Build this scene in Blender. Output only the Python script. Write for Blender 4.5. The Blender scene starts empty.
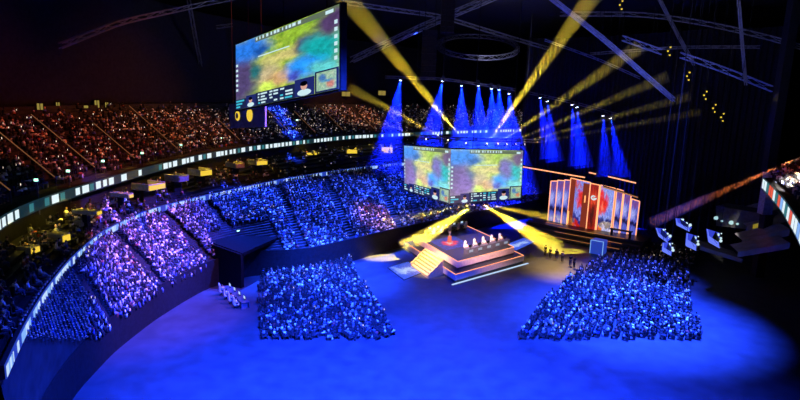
import bpy, bmesh, math, random
import numpy as np
from mathutils import Vector, Matrix, Euler

random.seed(7)
rng = np.random.default_rng(7)
sc = bpy.context.scene
COL = sc.collection

# ------------------------------------------------------------------ camera
FPX, CAM_Z, PITCH, ROLL = 560.0, 24.0, math.radians(10.6), math.radians(2.0)
cam_data = bpy.data.cameras.new('camera')
cam_data.sensor_width = 36.0
cam_data.lens = 36.0 * FPX / 800.0
cam_data.clip_end = 2000
cam = bpy.data.objects.new('camera', cam_data)
COL.objects.link(cam)
CAM_R = Matrix.Rotation(math.pi / 2 - PITCH, 3, 'X') @ Matrix.Rotation(ROLL, 3, 'Z')
cam.matrix_world = Matrix.Translation((0, 0, CAM_Z)) @ CAM_R.to_4x4()
sc.camera = cam

# ------------------------------------------------------------------ world, view
world = bpy.data.worlds.new('world')
sc.world = world
world.use_nodes = True
world.node_tree.nodes['Background'].inputs[0].default_value = (0.25, 0.3, 0.6, 1)
world.node_tree.nodes['Background'].inputs[1].default_value = 0.004
sc.view_settings.view_transform = 'Standard'
sc.view_settings.look = 'None'
sc.view_settings.gamma = 1.0
sc.view_settings.use_curve_mapping = False
sc.view_settings.exposure = 0.0
sc.cycles.use_denoising = True
sc.cycles.max_bounces = 5
sc.cycles.diffuse_bounces = 2
sc.cycles.glossy_bounces = 2
sc.cycles.volume_bounces = 0
sc.cycles.sample_clamp_indirect = 2.0

def eye(px, py):
    return CAM_R @ Vector(((px - 400) / FPX, -(py - 200) / FPX, -1.0))
def onz(px, py, z):
    d = eye(px, py)
    return Vector((0, 0, CAM_Z)) + d * ((z - CAM_Z) / d.z)
def ony(px, py, y):
    d = eye(px, py)
    return Vector((0, 0, CAM_Z)) + d * (y / d.y)

BLUE = (0.015, 0.06, 1.0)
YEL = (1.0, 0.72, 0.04)
WARM = (1.0, 0.42, 0.16)

def lamp(name, loc, target, power, color, angle=30, blend=0.4, radius=0.15, parent=None):
    d = bpy.data.lights.new(name, 'SPOT')
    d.energy = power
    d.color = color
    d.spot_size = math.radians(angle)
    d.spot_blend = blend
    d.shadow_soft_size = radius
    o = bpy.data.objects.new(name, d)
    COL.objects.link(o)
    o.location = loc
    o.rotation_euler = (Vector(target) - Vector(loc)).to_track_quat('-Z', 'Y').to_euler()
    return o

# house and stage washes: the rig's floods and an added near-floor one, aimed at the seats and the floor
WASH = [
    ((4, 70, 36), (-25, 65, 6), 0.75e6, (0.03, 0.05, 1.0), 27),
    ((-17, 80, 36), (-19, 74, 6), 0.75e6, BLUE, 36),
    ((-14, 90, 36), (-12.5, 83, 6), 0.75e6, BLUE, 36),
    ((-5, 99, 36), (-6, 91, 6), 0.75e6, BLUE, 36),
    ((2, 109, 36), (2, 101, 6), 0.75e6, BLUE, 36),
    ((24, 98, 36), (10, 111, 6), 1.3e6, BLUE, 27),
    ((2, 56, 35), (-26, 54, 6), 0.50e6, (0.05, 0.06, 1.0), 36),
    ((2, 58, 35), (-26, 58, 6), 0.08e6, (1.0, 0.28, 0.28), 40),
    ((10, 84, 36), (-4, 88, 4), 0.16e6, (1.0, 0.42, 0.2), 17),
    ((34, 66, 36), (33, 75, 0), 0.45e6, (0.03, 0.07, 1.0), 32),
    ((0, 56, 36), (-8, 71, 0), 1.5e6, BLUE, 34),
    ((30, 58, 36), (27, 61, 0), 1.6e6, BLUE, 50),
    ((0, 30, 36), (0, 37, 0), 1.9e6, (0.010, 0.045, 1.0), 92),  # added flood without a fixture, tints the near floor blue
    ((0, 92, 34), (-3, 98, 0), 0.20e6, BLUE, 30),
    ((0, 84, 37), (-46, 88, 13), 0.052e6, (1.0, 0.24, 0.07), 56),
    ((0, 60, 37), (-46, 60, 13), 0.042e6, (1.0, 0.14, 0.05), 52),
    ((10, 130, 37), (-24, 152, 14), 0.042e6, (1.0, 0.30, 0.10), 42),
    ((30, 50, 34), (54, 62, 17), 0.012e6, (1.0, 0.12, 0.04), 50),
    ((4, 55, 30), (10, 82, 1), 0.42e6, (1.0, 0.58, 0.5), 24),
    ((-16, 86, 38), (-27.5, 124, 20), 1.1e6, BLUE, 7.5),
    ((-16, 86, 38), (-25, 119, 17.5), 1.1e6, BLUE, 7.5),
    ((-16, 86, 38), (-22.5, 114, 15), 1.1e6, BLUE, 7.5),
    ((-16, 86, 38), (-20, 104, 11.5), 1.1e6, BLUE, 7.5),
]
for i, (a, b, p, c, ang) in enumerate(WASH):
    lamp('wash_light', a, b, p, c, ang, 0.95, 0.4)

# ------------------------------------------------------------------ materials
def mat(name, color, rough=0.6, metal=0.0, var=0.25, scale=3.0, emit=None, strength=0.0):
    m = bpy.data.materials.new(name)
    m.use_nodes = True
    nt = m.node_tree
    b = nt.nodes['Principled BSDF']
    b.inputs['Roughness'].default_value = rough
    b.inputs['Metallic'].default_value = metal
    if max(color) < 0.035:
        b.inputs['Specular IOR Level'].default_value = 0.08
    tc = nt.nodes.new('ShaderNodeTexCoord')
    n = nt.nodes.new('ShaderNodeTexNoise')
    n.inputs['Scale'].default_value = scale
    nt.links.new(tc.outputs['Object'], n.inputs['Vector'])
    r = nt.nodes.new('ShaderNodeValToRGB')
    c = Vector(color)
    r.color_ramp.elements[0].position = 0.3
    r.color_ramp.elements[1].position = 0.7
    r.color_ramp.elements[0].color = (*(c * (1 - var)), 1)
    r.color_ramp.elements[1].color = (*[min(1, x) for x in c * (1 + var)], 1)
    nt.links.new(n.outputs['Fac'], r.inputs['Fac'])
    nt.links.new(r.outputs['Color'], b.inputs['Base Color'])
    if emit:
        b.inputs['Emission Color'].default_value = (*emit, 1)
        b.inputs['Emission Strength'].default_value = strength
    return m

def rand_mat(name, stops, source='island', rough=0.8):
    """colour picked per mesh island or per object from a list of (position, colour)"""
    m = bpy.data.materials.new(name)
    m.use_nodes = True
    nt = m.node_tree
    b = nt.nodes['Principled BSDF']
    b.inputs['Roughness'].default_value = rough
    r = nt.nodes.new('ShaderNodeValToRGB')
    r.color_ramp.interpolation = 'CONSTANT'
    els = r.color_ramp.elements
    while len(els) < len(stops):
        els.new(0.5)
    for e, (p, c) in zip(els, stops):
        e.position = p
    for e, (p, c) in zip(els, stops):
        e.color = (*c, 1)
    if source == 'island':
        g = nt.nodes.new('ShaderNodeNewGeometry')
        nt.links.new(g.outputs['Random Per Island'], r.inputs['Fac'])
    else:
        g = nt.nodes.new('ShaderNodeObjectInfo')
        nt.links.new(g.outputs['Random'], r.inputs['Fac'])
    nt.links.new(r.outputs['Color'], b.inputs['Base Color'])
    return m

CLOTH = [(0.0, (0.008, 0.008, 0.01)), (0.50, (0.03, 0.03, 0.04)), (0.70, (0.2, 0.2, 0.24)), (0.77, (0.3, 0.05, 0.04)),
         (0.80, (0.08, 0.12, 0.4)), (0.86, (0.75, 0.75, 0.78)), (0.95, (0.9, 0.8, 0.6))]
SKIN = [(0.0, (0.55, 0.33, 0.22)), (0.4, (0.42, 0.24, 0.16)), (0.7, (0.65, 0.42, 0.3)), (0.9, (0.2, 0.11, 0.07))]

M = {}
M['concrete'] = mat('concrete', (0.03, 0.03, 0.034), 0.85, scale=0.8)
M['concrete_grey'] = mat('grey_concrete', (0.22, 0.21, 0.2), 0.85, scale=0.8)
M['floor'] = mat('dark_floor', (0.045, 0.048, 0.06), 0.5, scale=0.6)
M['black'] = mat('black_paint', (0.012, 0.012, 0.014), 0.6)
M['drape'] = mat('black_drape', (0.012, 0.011, 0.014), 0.95, scale=2)
M['steel'] = mat('painted_steel', (0.14, 0.14, 0.17), 0.5, 0.3)
M['dark_steel'] = mat('dark_steel', (0.06, 0.06, 0.07), 0.5, 0.4)
M['roof'] = mat('roof_deck', (0.02, 0.02, 0.024), 0.9)
M['cloth'] = rand_mat('crowd_clothing', CLOTH)
M['skin'] = rand_mat('crowd_skin', [(0.0, (.02, .014, .01)), (0.5, (.16, .10, .07)), (0.72, (.42, .26, .18)), (0.88, (.75, .55, .45))])
M['shirt'] = rand_mat('spectator_shirt', CLOTH, 'object')
M['trousers'] = rand_mat('spectator_trousers', [(0.0, (0.02, 0.02, 0.03)), (0.5, (0.05, 0.06, 0.12)), (0.8, (0.15, 0.13, 0.1))], 'object')
M['body'] = rand_mat('spectator_skin', SKIN, 'object', 0.55)
M['hair'] = rand_mat('spectator_hair', [(0.0, (0.012, 0.01, 0.01)), (0.6, (0.06, 0.03, 0.015)), (0.9, (0.3, 0.2, 0.08))], 'object')
M['jersey'] = mat('white_jersey', (0.8, 0.8, 0.82), 0.7)
def glow(name, c, s):
    return mat(name, (0.02, 0.02, 0.02), 0.5, emit=c, strength=s)
M['led_white'] = glow('led_white', (0.8, 0.95, 1.0), 0.95)
M['led_teal'] = glow('led_teal', (0.08, 0.45, 0.5), 0.4)
M['led_dark'] = glow('led_dark', (0.05, 0.2, 0.25), 0.12)
M['led_blue'] = glow('led_blue', (0.25, 0.5, 1.0), 0.9)
M['led_pale'] = glow('led_pale', (0.55, 0.75, 1.0), 0.95)
M['led_deep'] = glow('led_deep_blue', (0.03, 0.08, 0.7), 0.6)
M['led_orange'] = glow('led_orange', (1.0, 0.36, 0.12), 1.6)
M['led_peach'] = glow('led_peach', (1.0, 0.36, 0.16), 1.7)
M['led_red'] = glow('led_red', (0.9, 0.12, 0.06), 0.9)
M['glow_yellow'] = glow('glow_yellow', (1.0, 0.68, 0.05), 0.9)
M['led_soft'] = glow('led_soft', (.6, .75, 1.0), .5)
M['lens_white'] = glow('lens_white', (0.85, 0.92, 1.0), 6.0)
M['lens_yellow'] = glow('lens_yellow', (1.0, 0.9, 0.45), 3.0)
M['phone'] = glow('phone_light', (1.0, 0.8, 0.6), 1.6)
M['exit'] = glow('exit_light', (0.4, 1.0, 0.7), 3.0)

# ------------------------------------------------------------------ mesh helpers
class MB:
    def __init__(self, origin=(0, 0, 0)):
        self.v, self.f, self.mi, self.uv = [], [], [], {}
        self.o = Vector(origin)
    def add(self, vs, fs, mi=0):
        n = len(self.v)
        self.v += [Vector(p) - self.o for p in vs]
        for f in fs:
            self.f.append([n + i for i in f])
            self.mi.append(mi)
    def box(self, c, s, R=None, mi=0):
        c = Vector(c)
        vs = []
        for x in (-.5, .5):
            for y in (-.5, .5):
                for z in (-.5, .5):
                    p = Vector((x * s[0], y * s[1], z * s[2]))
                    vs.append(c + (R @ p if R else p))
        self.add(vs, [(0, 1, 3, 2), (4, 6, 7, 5), (0, 4, 5, 1), (2, 3, 7, 6), (0, 2, 6, 4), (1, 5, 7, 3)], mi)
    def frustum(self, p0, p1, r0, r1, n=8, mi=0, cap=True):
        p0, p1 = Vector(p0), Vector(p1)
        d = (p1 - p0).normalized()
        a = d.orthogonal().normalized()
        b = d.cross(a)
        vs = []
        for p, r in ((p0, r0), (p1, r1)):
            for k in range(n):
                t = 2 * math.pi * k / n
                vs.append(p + (a * math.cos(t) + b * math.sin(t)) * r)
        fs = [(k, (k + 1) % n, n + (k + 1) % n, n + k) for k in range(n)]
        if cap:
            fs += [tuple(range(n))[::-1], tuple(range(n, 2 * n))]
        self.add(vs, fs, mi)
    def bar(self, p0, p1, r=0.05, n=6, mi=0):
        self.frustum(p0, p1, r, r, n, mi)
    def path(self, pts, r=0.05, n=6, mi=0):
        for a, b in zip(pts[:-1], pts[1:]):
            self.bar(a, b, r, n, mi)
    def ball(self, c, r, nu=8, nv=6, mi=0):
        c = Vector(c)
        r = Vector(r) if hasattr(r, '__len__') else Vector((r, r, r))
        vs = [c + Vector((0, 0, r.z))]
        for j in range(1, nv):
            ph = math.pi * j / nv
            for i in range(nu):
                th = 2 * math.pi * i / nu
                vs.append(c + Vector((r.x * math.sin(ph) * math.cos(th), r.y * math.sin(ph) * math.sin(th), r.z * math.cos(ph))))
        vs.append(c - Vector((0, 0, r.z)))
        fs = [(0, 1 + i, 1 + (i + 1) % nu) for i in range(nu)]
        for j in range(nv - 2):
            for i in range(nu):
                a = 1 + j * nu + i
                b = 1 + j * nu + (i + 1) % nu
                fs.append((a, a + nu, b + nu, b))
        L = len(vs) - 1
        fs += [(L, 1 + (nv - 2) * nu + (i + 1) % nu, 1 + (nv - 2) * nu + i) for i in range(nu)]
        self.add(vs, fs, mi)
    def slab(self, quad, depth, mi=0):
        """a quad with thickness along -normal"""
        q = [Vector(p) for p in quad]
        n = (q[1] - q[0]).cross(q[3] - q[0]).normalized() * depth
        vs = q + [p - n for p in q]
        self.add(vs, [(0, 1, 2, 3), (7, 6, 5, 4), (0, 4, 5, 1), (1, 5, 6, 2), (2, 6, 7, 3), (3, 7, 4, 0)], mi)
    def build(self, name, mats, parent=None, smooth=False, **tags):
        me = bpy.data.meshes.new(name)
        me.from_pydata([tuple(p) for p in self.v], [], self.f)
        for m in (mats if isinstance(mats, (list, tuple)) else [mats]):
            me.materials.append(m)
        me.polygons.foreach_set('material_index', self.mi)
        if smooth:
            me.polygons.foreach_set('use_smooth', [True] * len(self.f))
        me.update()
        o = bpy.data.objects.new(name, me)
        COL.objects.link(o)
        if parent:
            o.parent = parent
        else:
            o.location = self.o
        for k, v in tags.items():
            o[k] = v
        return o

def thing(name, label, cat, loc=(0, 0, 0), group=None, rz=0.0):
    o = bpy.data.objects.new(name, None)
    o.empty_display_size = 0.3
    COL.objects.link(o)
    o.location = loc
    o.rotation_euler = (0, 0, rz)
    o['label'] = label
    o['category'] = cat
    if group:
        o['group'] = group
    return o

def tag(o, label, cat, group=None, kind=None):
    o['label'] = label
    o['category'] = cat
    if group:
        o['group'] = group
    if kind:
        o['kind'] = kind
    return o

def structure(o, label=None):
    o['kind'] = 'structure'
    if label:
        o['label'] = label
    return o

def copy_tree(o, parent=None):
    c = o.copy()
    COL.objects.link(c)
    if parent:
        c.parent = parent
    for ch in list(o.children):
        copy_tree(ch, c)
    return c

def resample(pts, n):
    """n points evenly along a smoothed polyline"""
    P = np.array([list(p) for p in pts], float)
    s = np.concatenate([[0], np.cumsum(np.linalg.norm(np.diff(P, axis=0), axis=1))])
    t = np.linspace(0, s[-1], n)
    Q = np.stack([np.interp(t, s, P[:, k]) for k in range(P.shape[1])], 1)
    for _ in range(max(1, n // 30)):
        Q[1:-1] = 0.25 * Q[:-2] + 0.5 * Q[1:-1] + 0.25 * Q[2:]
    return Q

# ------------------------------------------------------------------ the bowl: curves of the tiers
UP_Z, LO_Z, FR_Z = 13.5, 9.8, 2.5
# each row: upper ribbon foot, lower ribbon foot, front row of the lower bowl (seen positions of the real rings)
up_px = [(-70, 298), (-35, 255), (0, 227), (25, 214), (50, 204.5), (100, 188), (150, 173), (200, 160), (250, 151), (300, 144.5), (350, 139), (400, 136.5), (450, 134), (540, 131)]
pair_px = [((0, 380), (20, 460)), ((20, 337), (45, 400)), ((40, 302), (72, 362)), ((66, 268), (110, 326)), ((98, 239), (150, 298)), ((125, 225), (180, 281)), ((150, 214), (206, 268)),
           ((200, 201), (248, 257)), ((250, 190), (286, 256)), ((282, 183), (308, 254)), ((322, 176), (352, 244)), ((372, 169), (398, 232.5)),
           ((400, 166), (420, 228)), ((440, 162), (454, 220)), ((530, 153), (540, 203))]
NT = 140
U = resample([onz(x, y, UP_Z) for x, y in up_px], NT)
Lc = resample([list(onz(*a, LO_Z)) + list(onz(*b, FR_Z)) for a, b in pair_px], NT)
L, Fr = Lc[:, :3], Lc[:, 3:]
inward = np.array([10.0, 88.0])
def outdir(P):
    k = np.clip((P[:, 1] - 30) / 130, 0, 1)
    d = np.stack([-0.9 + 0.45 * k, 0.35 + 0.6 * k], 1)
    return d / np.linalg.norm(d, axis=1)[:, None]
OD = outdir(U)
DEPTH, RISE = 17.0, 8.0
B = U.copy()
B[:, :2] += OD * DEPTH
B[:, 2] += RISE

def tier(name, inner, outer, rows, m):
    """a stepped seating tier lofted between its front and its back edge"""
    vs, fs = [], []
    n = len(inner)
    prof = []
    for r in range(rows):
        prof += [(r / rows, r / rows), ((r + 1) / rows, r / rows)]
    prof.append((1.0, 1.0))
    for (h, z) in prof:
        for i in range(n):
            p = inner[i] * (1 - h) + outer[i] * h
            p = p.copy()
            p[2] = inner[i][2] * (1 - z) + outer[i][2] * z
            vs.append(p)
    for j in range(len(prof) - 1):
        for i in range(n - 1):
            a = j * n + i
            fs.append((a, a + 1, a + n + 1, a + n))
    mb = MB()
    mb.add(vs, fs)
    return structure(mb.build(name, m))

LOW_ROWS, UP_ROWS = 28, 19
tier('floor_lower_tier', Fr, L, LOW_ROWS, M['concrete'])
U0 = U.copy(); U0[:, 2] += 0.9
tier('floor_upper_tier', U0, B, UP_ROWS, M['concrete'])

def wallstrip(name, curve, z0, z1, m, thick=None, off=0.0):
    mb = MB()
    n = len(curve)
    od = outdir(np.array(curve))
    for i in range(n - 1):
        a = np.array(curve[i]); b = np.array(curve[i + 1])
        if off:
            a = a.copy(); b = b.copy()
            a[:2] += od[i] * off; b[:2] += od[i + 1] * off
        t = thick or 0.3
        a2 = a.copy(); b2 = b.copy()
        a2[:2] += od[i] * t; b2[:2] += od[i + 1] * t
        vs = [(a[0], a[1], z0), (b[0], b[1], z0), (b[0], b[1], z1), (a[0], a[1], z1),
              (a2[0], a2[1], z0), (b2[0], b2[1], z0), (b2[0], b2[1], z1), (a2[0], a2[1], z1)]
        mb.add(vs, [(0, 1, 2, 3), (7, 6, 5, 4), (3, 2, 6, 7), (0, 4, 5, 1)])
    return structure(mb.build(name, m))

wallstrip('wall_bowl_front', Fr, 0.0, FR_Z + 0.9, M['black'], 0.25, -0.3)
wallstrip('wall_upper_back', B, UP_Z, 38.0, M['drape'], 0.5)
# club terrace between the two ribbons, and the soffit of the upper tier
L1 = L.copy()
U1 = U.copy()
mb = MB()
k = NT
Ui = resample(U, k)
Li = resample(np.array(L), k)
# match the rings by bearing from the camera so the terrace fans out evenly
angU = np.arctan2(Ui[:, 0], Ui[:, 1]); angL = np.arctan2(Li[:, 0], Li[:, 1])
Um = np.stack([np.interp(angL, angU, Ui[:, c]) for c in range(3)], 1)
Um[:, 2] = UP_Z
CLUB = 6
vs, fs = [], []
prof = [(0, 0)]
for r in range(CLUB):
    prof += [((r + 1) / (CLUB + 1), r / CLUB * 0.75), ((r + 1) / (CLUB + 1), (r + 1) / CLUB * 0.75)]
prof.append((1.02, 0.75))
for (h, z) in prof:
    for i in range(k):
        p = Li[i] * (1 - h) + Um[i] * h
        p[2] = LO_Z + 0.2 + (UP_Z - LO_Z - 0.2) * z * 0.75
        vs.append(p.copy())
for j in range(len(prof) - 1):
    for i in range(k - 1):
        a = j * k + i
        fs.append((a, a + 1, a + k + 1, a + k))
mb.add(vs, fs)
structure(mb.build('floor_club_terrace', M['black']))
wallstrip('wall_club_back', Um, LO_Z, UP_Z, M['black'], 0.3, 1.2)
# floor of the arena and the roof
mb = MB()
mb.box((10, 80, -0.25), (220, 260, 0.5))
structure(mb.build('floor', M['floor']))
mb = MB()
mb.box((10, 90, 42.0), (260, 300, 0.4))
structure(mb.build('ceiling', M['roof']))
mb = MB()
mb.box((10, 225, 20), (240, 0.5, 44))
structure(mb.build('wall_far', M['drape']))
mb = MB()
mb.box((95, 90, 20), (0.5, 270, 44))
structure(mb.build('wall_right', M['drape']))
mb = MB()
mb.box((-80, 90, 20), (0.5, 270, 44))
structure(mb.build('wall_left', M['drape']))

# ------------------------------------------------------------------ LED ribbon boards
def at(curve, t):
    x = t * (len(curve) - 1)
    i = min(int(x), len(curve) - 2)
    f = x - i
    return curve[i] * (1 - f) + curve[i + 1] * f

def ribbon(name, label, curve, z0, h, pattern, mats, n, t0=0.0, t1=1.0, flip=1):
    c0 = Vector(at(curve, (t0 + t1) / 2)); c0.z = z0
    root = thing(name, label, 'LED ribbon board')
    body = MB()
    pts = [Vector(at(curve, t0 + (t1 - t0) * i / n)) for i in range(n + 1)]
    nrm = []
    for i in range(n):
        d = (pts[i + 1] - pts[i]); d.z = 0
        nrm.append(Vector((d.y, -d.x, 0)).normalized() * flip)
    # panels
    for i in range(n):
        a, b = pts[i], pts[i + 1]
        q = nrm[i]
        lo, hi = z0, z0 + h
        o = q * 0.28
        quad = [Vector((a.x, a.y, lo)) + o, Vector((b.x, b.y, lo)) + o, Vector((b.x, b.y, hi)) + o, Vector((a.x, a.y, hi)) + o]
        if flip < 0:
            quad = [quad[1], quad[0], quad[3], quad[2]]
        # panel art: a few upright blocks of light on a dimmer board
        body.slab([p - o * 0.2 for p in quad], 0.25)
        mb = MB()
        mb.slab(quad, 0.06, 0)
        e0, e1, e3 = quad[0], quad[1] - quad[0], quad[3] - quad[0]
        for (u0, u1, v0, v1, mi) in pattern(i):
            w = q * 0.03
            mb.slab([e0 + e1 * u0 + e3 * v0 + w, e0 + e1 * u1 + e3 * v0 + w, e0 + e1 * u1 + e3 * v1 + w, e0 + e1 * u0 + e3 * v1 + w], 0.02, mi)
        mb.build('led_panel', mats, root)
    body.build('fascia', M['black'], root)
    return root

R2 = random.Random(3)
def pat_up(i):
    out = []
    if R2.random() < 0.8:
        out.append((0.08, 0.30 + 0.25 * R2.random(), 0.12, 0.88, 1))
    if R2.random() < 0.8:
        out.append((0.62, 0.90, 0.15, 0.85, 1 if R2.random() < 0.6 else 2))
    return out
def pat_lo(i):
    out, u = [], 0.02
    while u < 0.9:
        w = R2.uniform(0.06, 0.34)
        if R2.random() < 0.78:
            out.append((u, min(0.98, u + w), 0.12, 0.88, 1 if R2.random() < 0.55 else 2))
        u += w + 0.04
    return out
ribbon('upper_ribbon_board', 'long curved teal and white LED board along the front of the upper seating tier', U, UP_Z, 0.95, pat_up,
       [M['led_dark'], M['led_white'], M['led_teal']], 76, 0.0, 1.0)
ribbon('lower_ribbon_board', 'long curved pale blue LED board above the lower blue seating bowl', L, LO_Z, 0.72, pat_lo,
       [M['led_deep'], M['led_pale'], M['led_blue']], 70, 0.0, 1.0)
# ------------------------------------------------------------------ spectators
def person_block(kind):
    """low detail seated figure: coordinates, faces, material slots; faces along +Y"""
    mb = MB()
    mb.frustum((0, 0, 0.40), (0, 0.02, 0.72), 0.17, 0.22, 6, 0, cap=False)
    mb.frustum((0, 0.02, 0.72), (0, 0.03, 0.95), 0.22, 0.10, 6, 0)
    mb.box((0, 0.22, 0.47), (0.36, 0.46, 0.16), None, 0)
    mb.box((0, 0.42, 0.22), (0.30, 0.13, 0.42), None, 0)
    mb.ball((0, 0.05, 1.10), (0.10, 0.115, 0.135), 6, 4, 1)
    return mb
PB = person_block('seated')
PV = np.array([list(v) for v in PB.v]); PF = PB.f; PM = np.array(PB.mi)

spots = []          # x, y, z, yaw, group
def visible(x, y, z):
    c = CAM_R.transposed() @ (Vector((x, y, z)) - Vector((0, 0, CAM_Z)))
    if c.z > -5:
        return None
    return 400 + FPX * c.x / -c.z, 200 - FPX * c.y / -c.z

def seat_rows(inner, outer, rows, aisles, spacing, group, fill, r0=0, r1=None, aisle_w=0.75, tmax=1.0):
    aim = np.array([12.0, 84.0])
    for r in range(r0, r1 or rows):
        h = (r + 0.45) / rows
        row = inner * (1 - h) + outer * h
        row = row.copy()
        row[:, 2] = inner[:, 2] * (1 - r / rows) + outer[:, 2] * (r / rows)
        s = np.concatenate([[0], np.cumsum(np.linalg.norm(np.diff(row[:, :2], axis=0), axis=1))])
        t = np.linspace(0, 1, len(row))
        at_s = [np.interp(a, t, s) for a in aisles]
        n = int(s[-1] / spacing)
        for k in range(n):
            sk = (k + 0.5 + rng.uniform(-.12, .12)) * spacing
            tk = np.interp(sk, s, t)
            if tk > tmax or any(abs(sk - a) < aisle_w for a in at_s) or rng.random() > fill(tk, h):
                continue
            p = [np.interp(sk, s, row[:, c]) for c in range(3)]
            q = visible(*p)
            if q is None or not (-12 < q[0] < 812 and -10 < q[1] < 342):
                continue
            yaw = math.atan2(aim[1] - p[1], aim[0] - p[0]) - math.pi / 2 + rng.uniform(-.3, .3)
            spots.append((p[0], p[1], p[2], yaw, group))

def t_near(curve, x, y, z):
    """parameter of the ring point nearest a seen point"""
    p = np.array(onz(x, y, z))
    return float(np.argmin(np.linalg.norm(curve[:, :2] - p[:2], axis=1)) / (len(curve) - 1))
LOW_AISLES = [t_near(L, x, y, LO_Z) for x, y in ((66, 268), (110, 231), (160, 211), (205, 200), (276, 184), (322, 176), (372, 169), (400, 166))]
UP_AISLES = [t_near(U, x, y, UP_Z) for x, y in ((20, 217), (62, 200), (100, 188), (136, 177), (180, 165), (240, 152), (292, 145.5), (318, 142.5), (345, 139.5), (372, 137.5))]
vom_t = t_near(L, 214, 197, LO_Z)
def fill_low(t, h):
    if abs(t - vom_t) < 0.045 and h < 0.55:
        return 0.0
    return 0.93
def fill_up(t, h):
    return 0.70 if h < 0.72 else 0.2
seat_rows(Fr, L, LOW_ROWS, LOW_AISLES, 0.62, 'low', fill_low)
seat_rows(U0, B, UP_ROWS, UP_AISLES, 0.66, 'up', fill_up, 1, 17)

# right hand upper tier and the thin crowd of the club terrace
UR = resample([onz(x, y, UP_Z) for x, y in ((764, 189), (770, 195), (785, 213), (800, 238), (818, 275), (835, 330))], 40)
BR = UR.copy(); BR[:, 0] += 16; BR[:, 1] += 3; BR[:, 2] += 8
UR0 = UR.copy(); UR0[:, 2] += 1.5
tier('floor_right_tier', UR0, BR, 18, M['concrete'])
seat_rows(UR0, BR, 18, [], 0.66, 'right', lambda t, h: .7, 1, 16)
Lq = Li.copy(); Lq[:, 2] = LO_Z + .2
Uq = Um.copy(); Uq[:, 2] = LO_Z + .2 + (UP_Z - LO_Z - .2) * .56
seat_rows(Lq, Uq, 7, [], 0.75, 'club', lambda t, h: .28, 1, 7)

def inside(x, y, poly):
    c = False
    j = len(poly) - 1
    for i in range(len(poly)):
        (xi, yi), (xj, yj) = poly[i], poly[j]
        if (yi > y) != (yj > y) and x < (xj - xi) * (y - yi) / (yj - yi) + xi:
            c = not c
        j = i
    return c
BLOCKS = {'floor_left': [(262, 264), (300, 252), (345, 257), (372, 300), (395, 341), (262, 341), (258, 300)],
          'floor_right': [(520, 341), (548, 300), (585, 268), (640, 247), (700, 252), (690, 275), (694, 300), (700, 341)]}
STAGE_C = Vector((11, 83, 0))
for g, poly in BLOCKS.items():
    P = [onz(x, y, 0) for x, y in poly]
    P2 = [(p.x, p.y) for p in P]
    cx = sum(p[0] for p in P2) / len(P2); cy = sum(p[1] for p in P2) / len(P2)
    d = (STAGE_C - Vector((cx, cy, 0))).normalized()
    e = Vector((d.y, -d.x, 0))
    for i in range(-60, 61):
        for j in range(-60, 61):
            if j % 16 == 0:
                continue
            p = Vector((cx, cy, 0)) + d * (i * 0.85 + rng.uniform(-.16, .16)) + e * (j * 0.6 + rng.uniform(-.06, .06))
            if inside(p.x, p.y, P2) and rng.random() < 0.93:
                spots.append((p.x, p.y, 0.0, math.atan2(d.y, d.x) - math.pi / 2 + rng.uniform(-.35, .35), g))

spots.sort(key=lambda s: s[0] ** 2 + s[1] ** 2 + (s[2] - CAM_Z) ** 2)
NEAR = spots[:300]
FAR = spots[300:]

n = len(FAR)
A = np.array([s[:4] for s in FAR])
sc_ = rng.uniform(0.9, 1.08, n)
ca, sa = np.cos(A[:, 3]), np.sin(A[:, 3])
lean = rng.uniform(-.06, .10, n)
X = PV[None, :, 0] * sc_[:, None]; Y = PV[None, :, 1] * sc_[:, None] + PV[None, :, 2] * lean[:, None]; Z = PV[None, :, 2] * sc_[:, None]
verts = np.stack([X * ca[:, None] - Y * sa[:, None] + A[:, 0:1], X * sa[:, None] + Y * ca[:, None] + A[:, 1:2], Z + A[:, 2:3]], 2).reshape(-1, 3)
nv, nf = len(PV), len(PF)
lens = np.array([len(f) for f in PF]); flat = np.concatenate([np.array(f) for f in PF])
me = bpy.data.meshes.new('crowd')
me.vertices.add(n * nv); me.vertices.foreach_set('co', verts.astype(np.float32).ravel())
loops = (flat[None, :] + (np.arange(n) * nv)[:, None]).ravel()
me.loops.add(len(loops)); me.loops.foreach_set('vertex_index', loops.astype(np.int32))
ln = np.tile(lens, n)
me.polygons.add(n * nf)
me.polygons.foreach_set('loop_start', np.concatenate([[0], np.cumsum(ln)[:-1]]).astype(np.int32))
me.polygons.foreach_set('loop_total', ln.astype(np.int32))
me.polygons.foreach_set('material_index', np.tile(PM, n).astype(np.int32))
me.materials.append(M['cloth']); me.materials.append(M['skin'])
me.update(calc_edges=True)
crowd = bpy.data.objects.new('crowd', me)
COL.objects.link(crowd)
tag(crowd, 'thousands of seated spectators filling the tiers and floor of the dark arena', 'crowd', kind='stuff')

# added glowing specks for warm lit dots in the far crowd
mb = MB()
for s in FAR:
    if s[4] in ('up',) and rng.random() < 0.17 or s[4] != 'up' and rng.random() < 0.03:
        c = Vector((s[0], s[1], s[2] + 0.95)) + Vector((-math.sin(s[3]), math.cos(s[3]), 0)) * 0.36
        mb.box(c, (0.09, 0.02, 0.16), Matrix.Rotation(s[3], 3, 'Z'))
tag(mb.build('crowd_specks', M['phone']), 'tiny warm phone glows added here and there among the seated crowd', 'light specks', kind='stuff')

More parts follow.
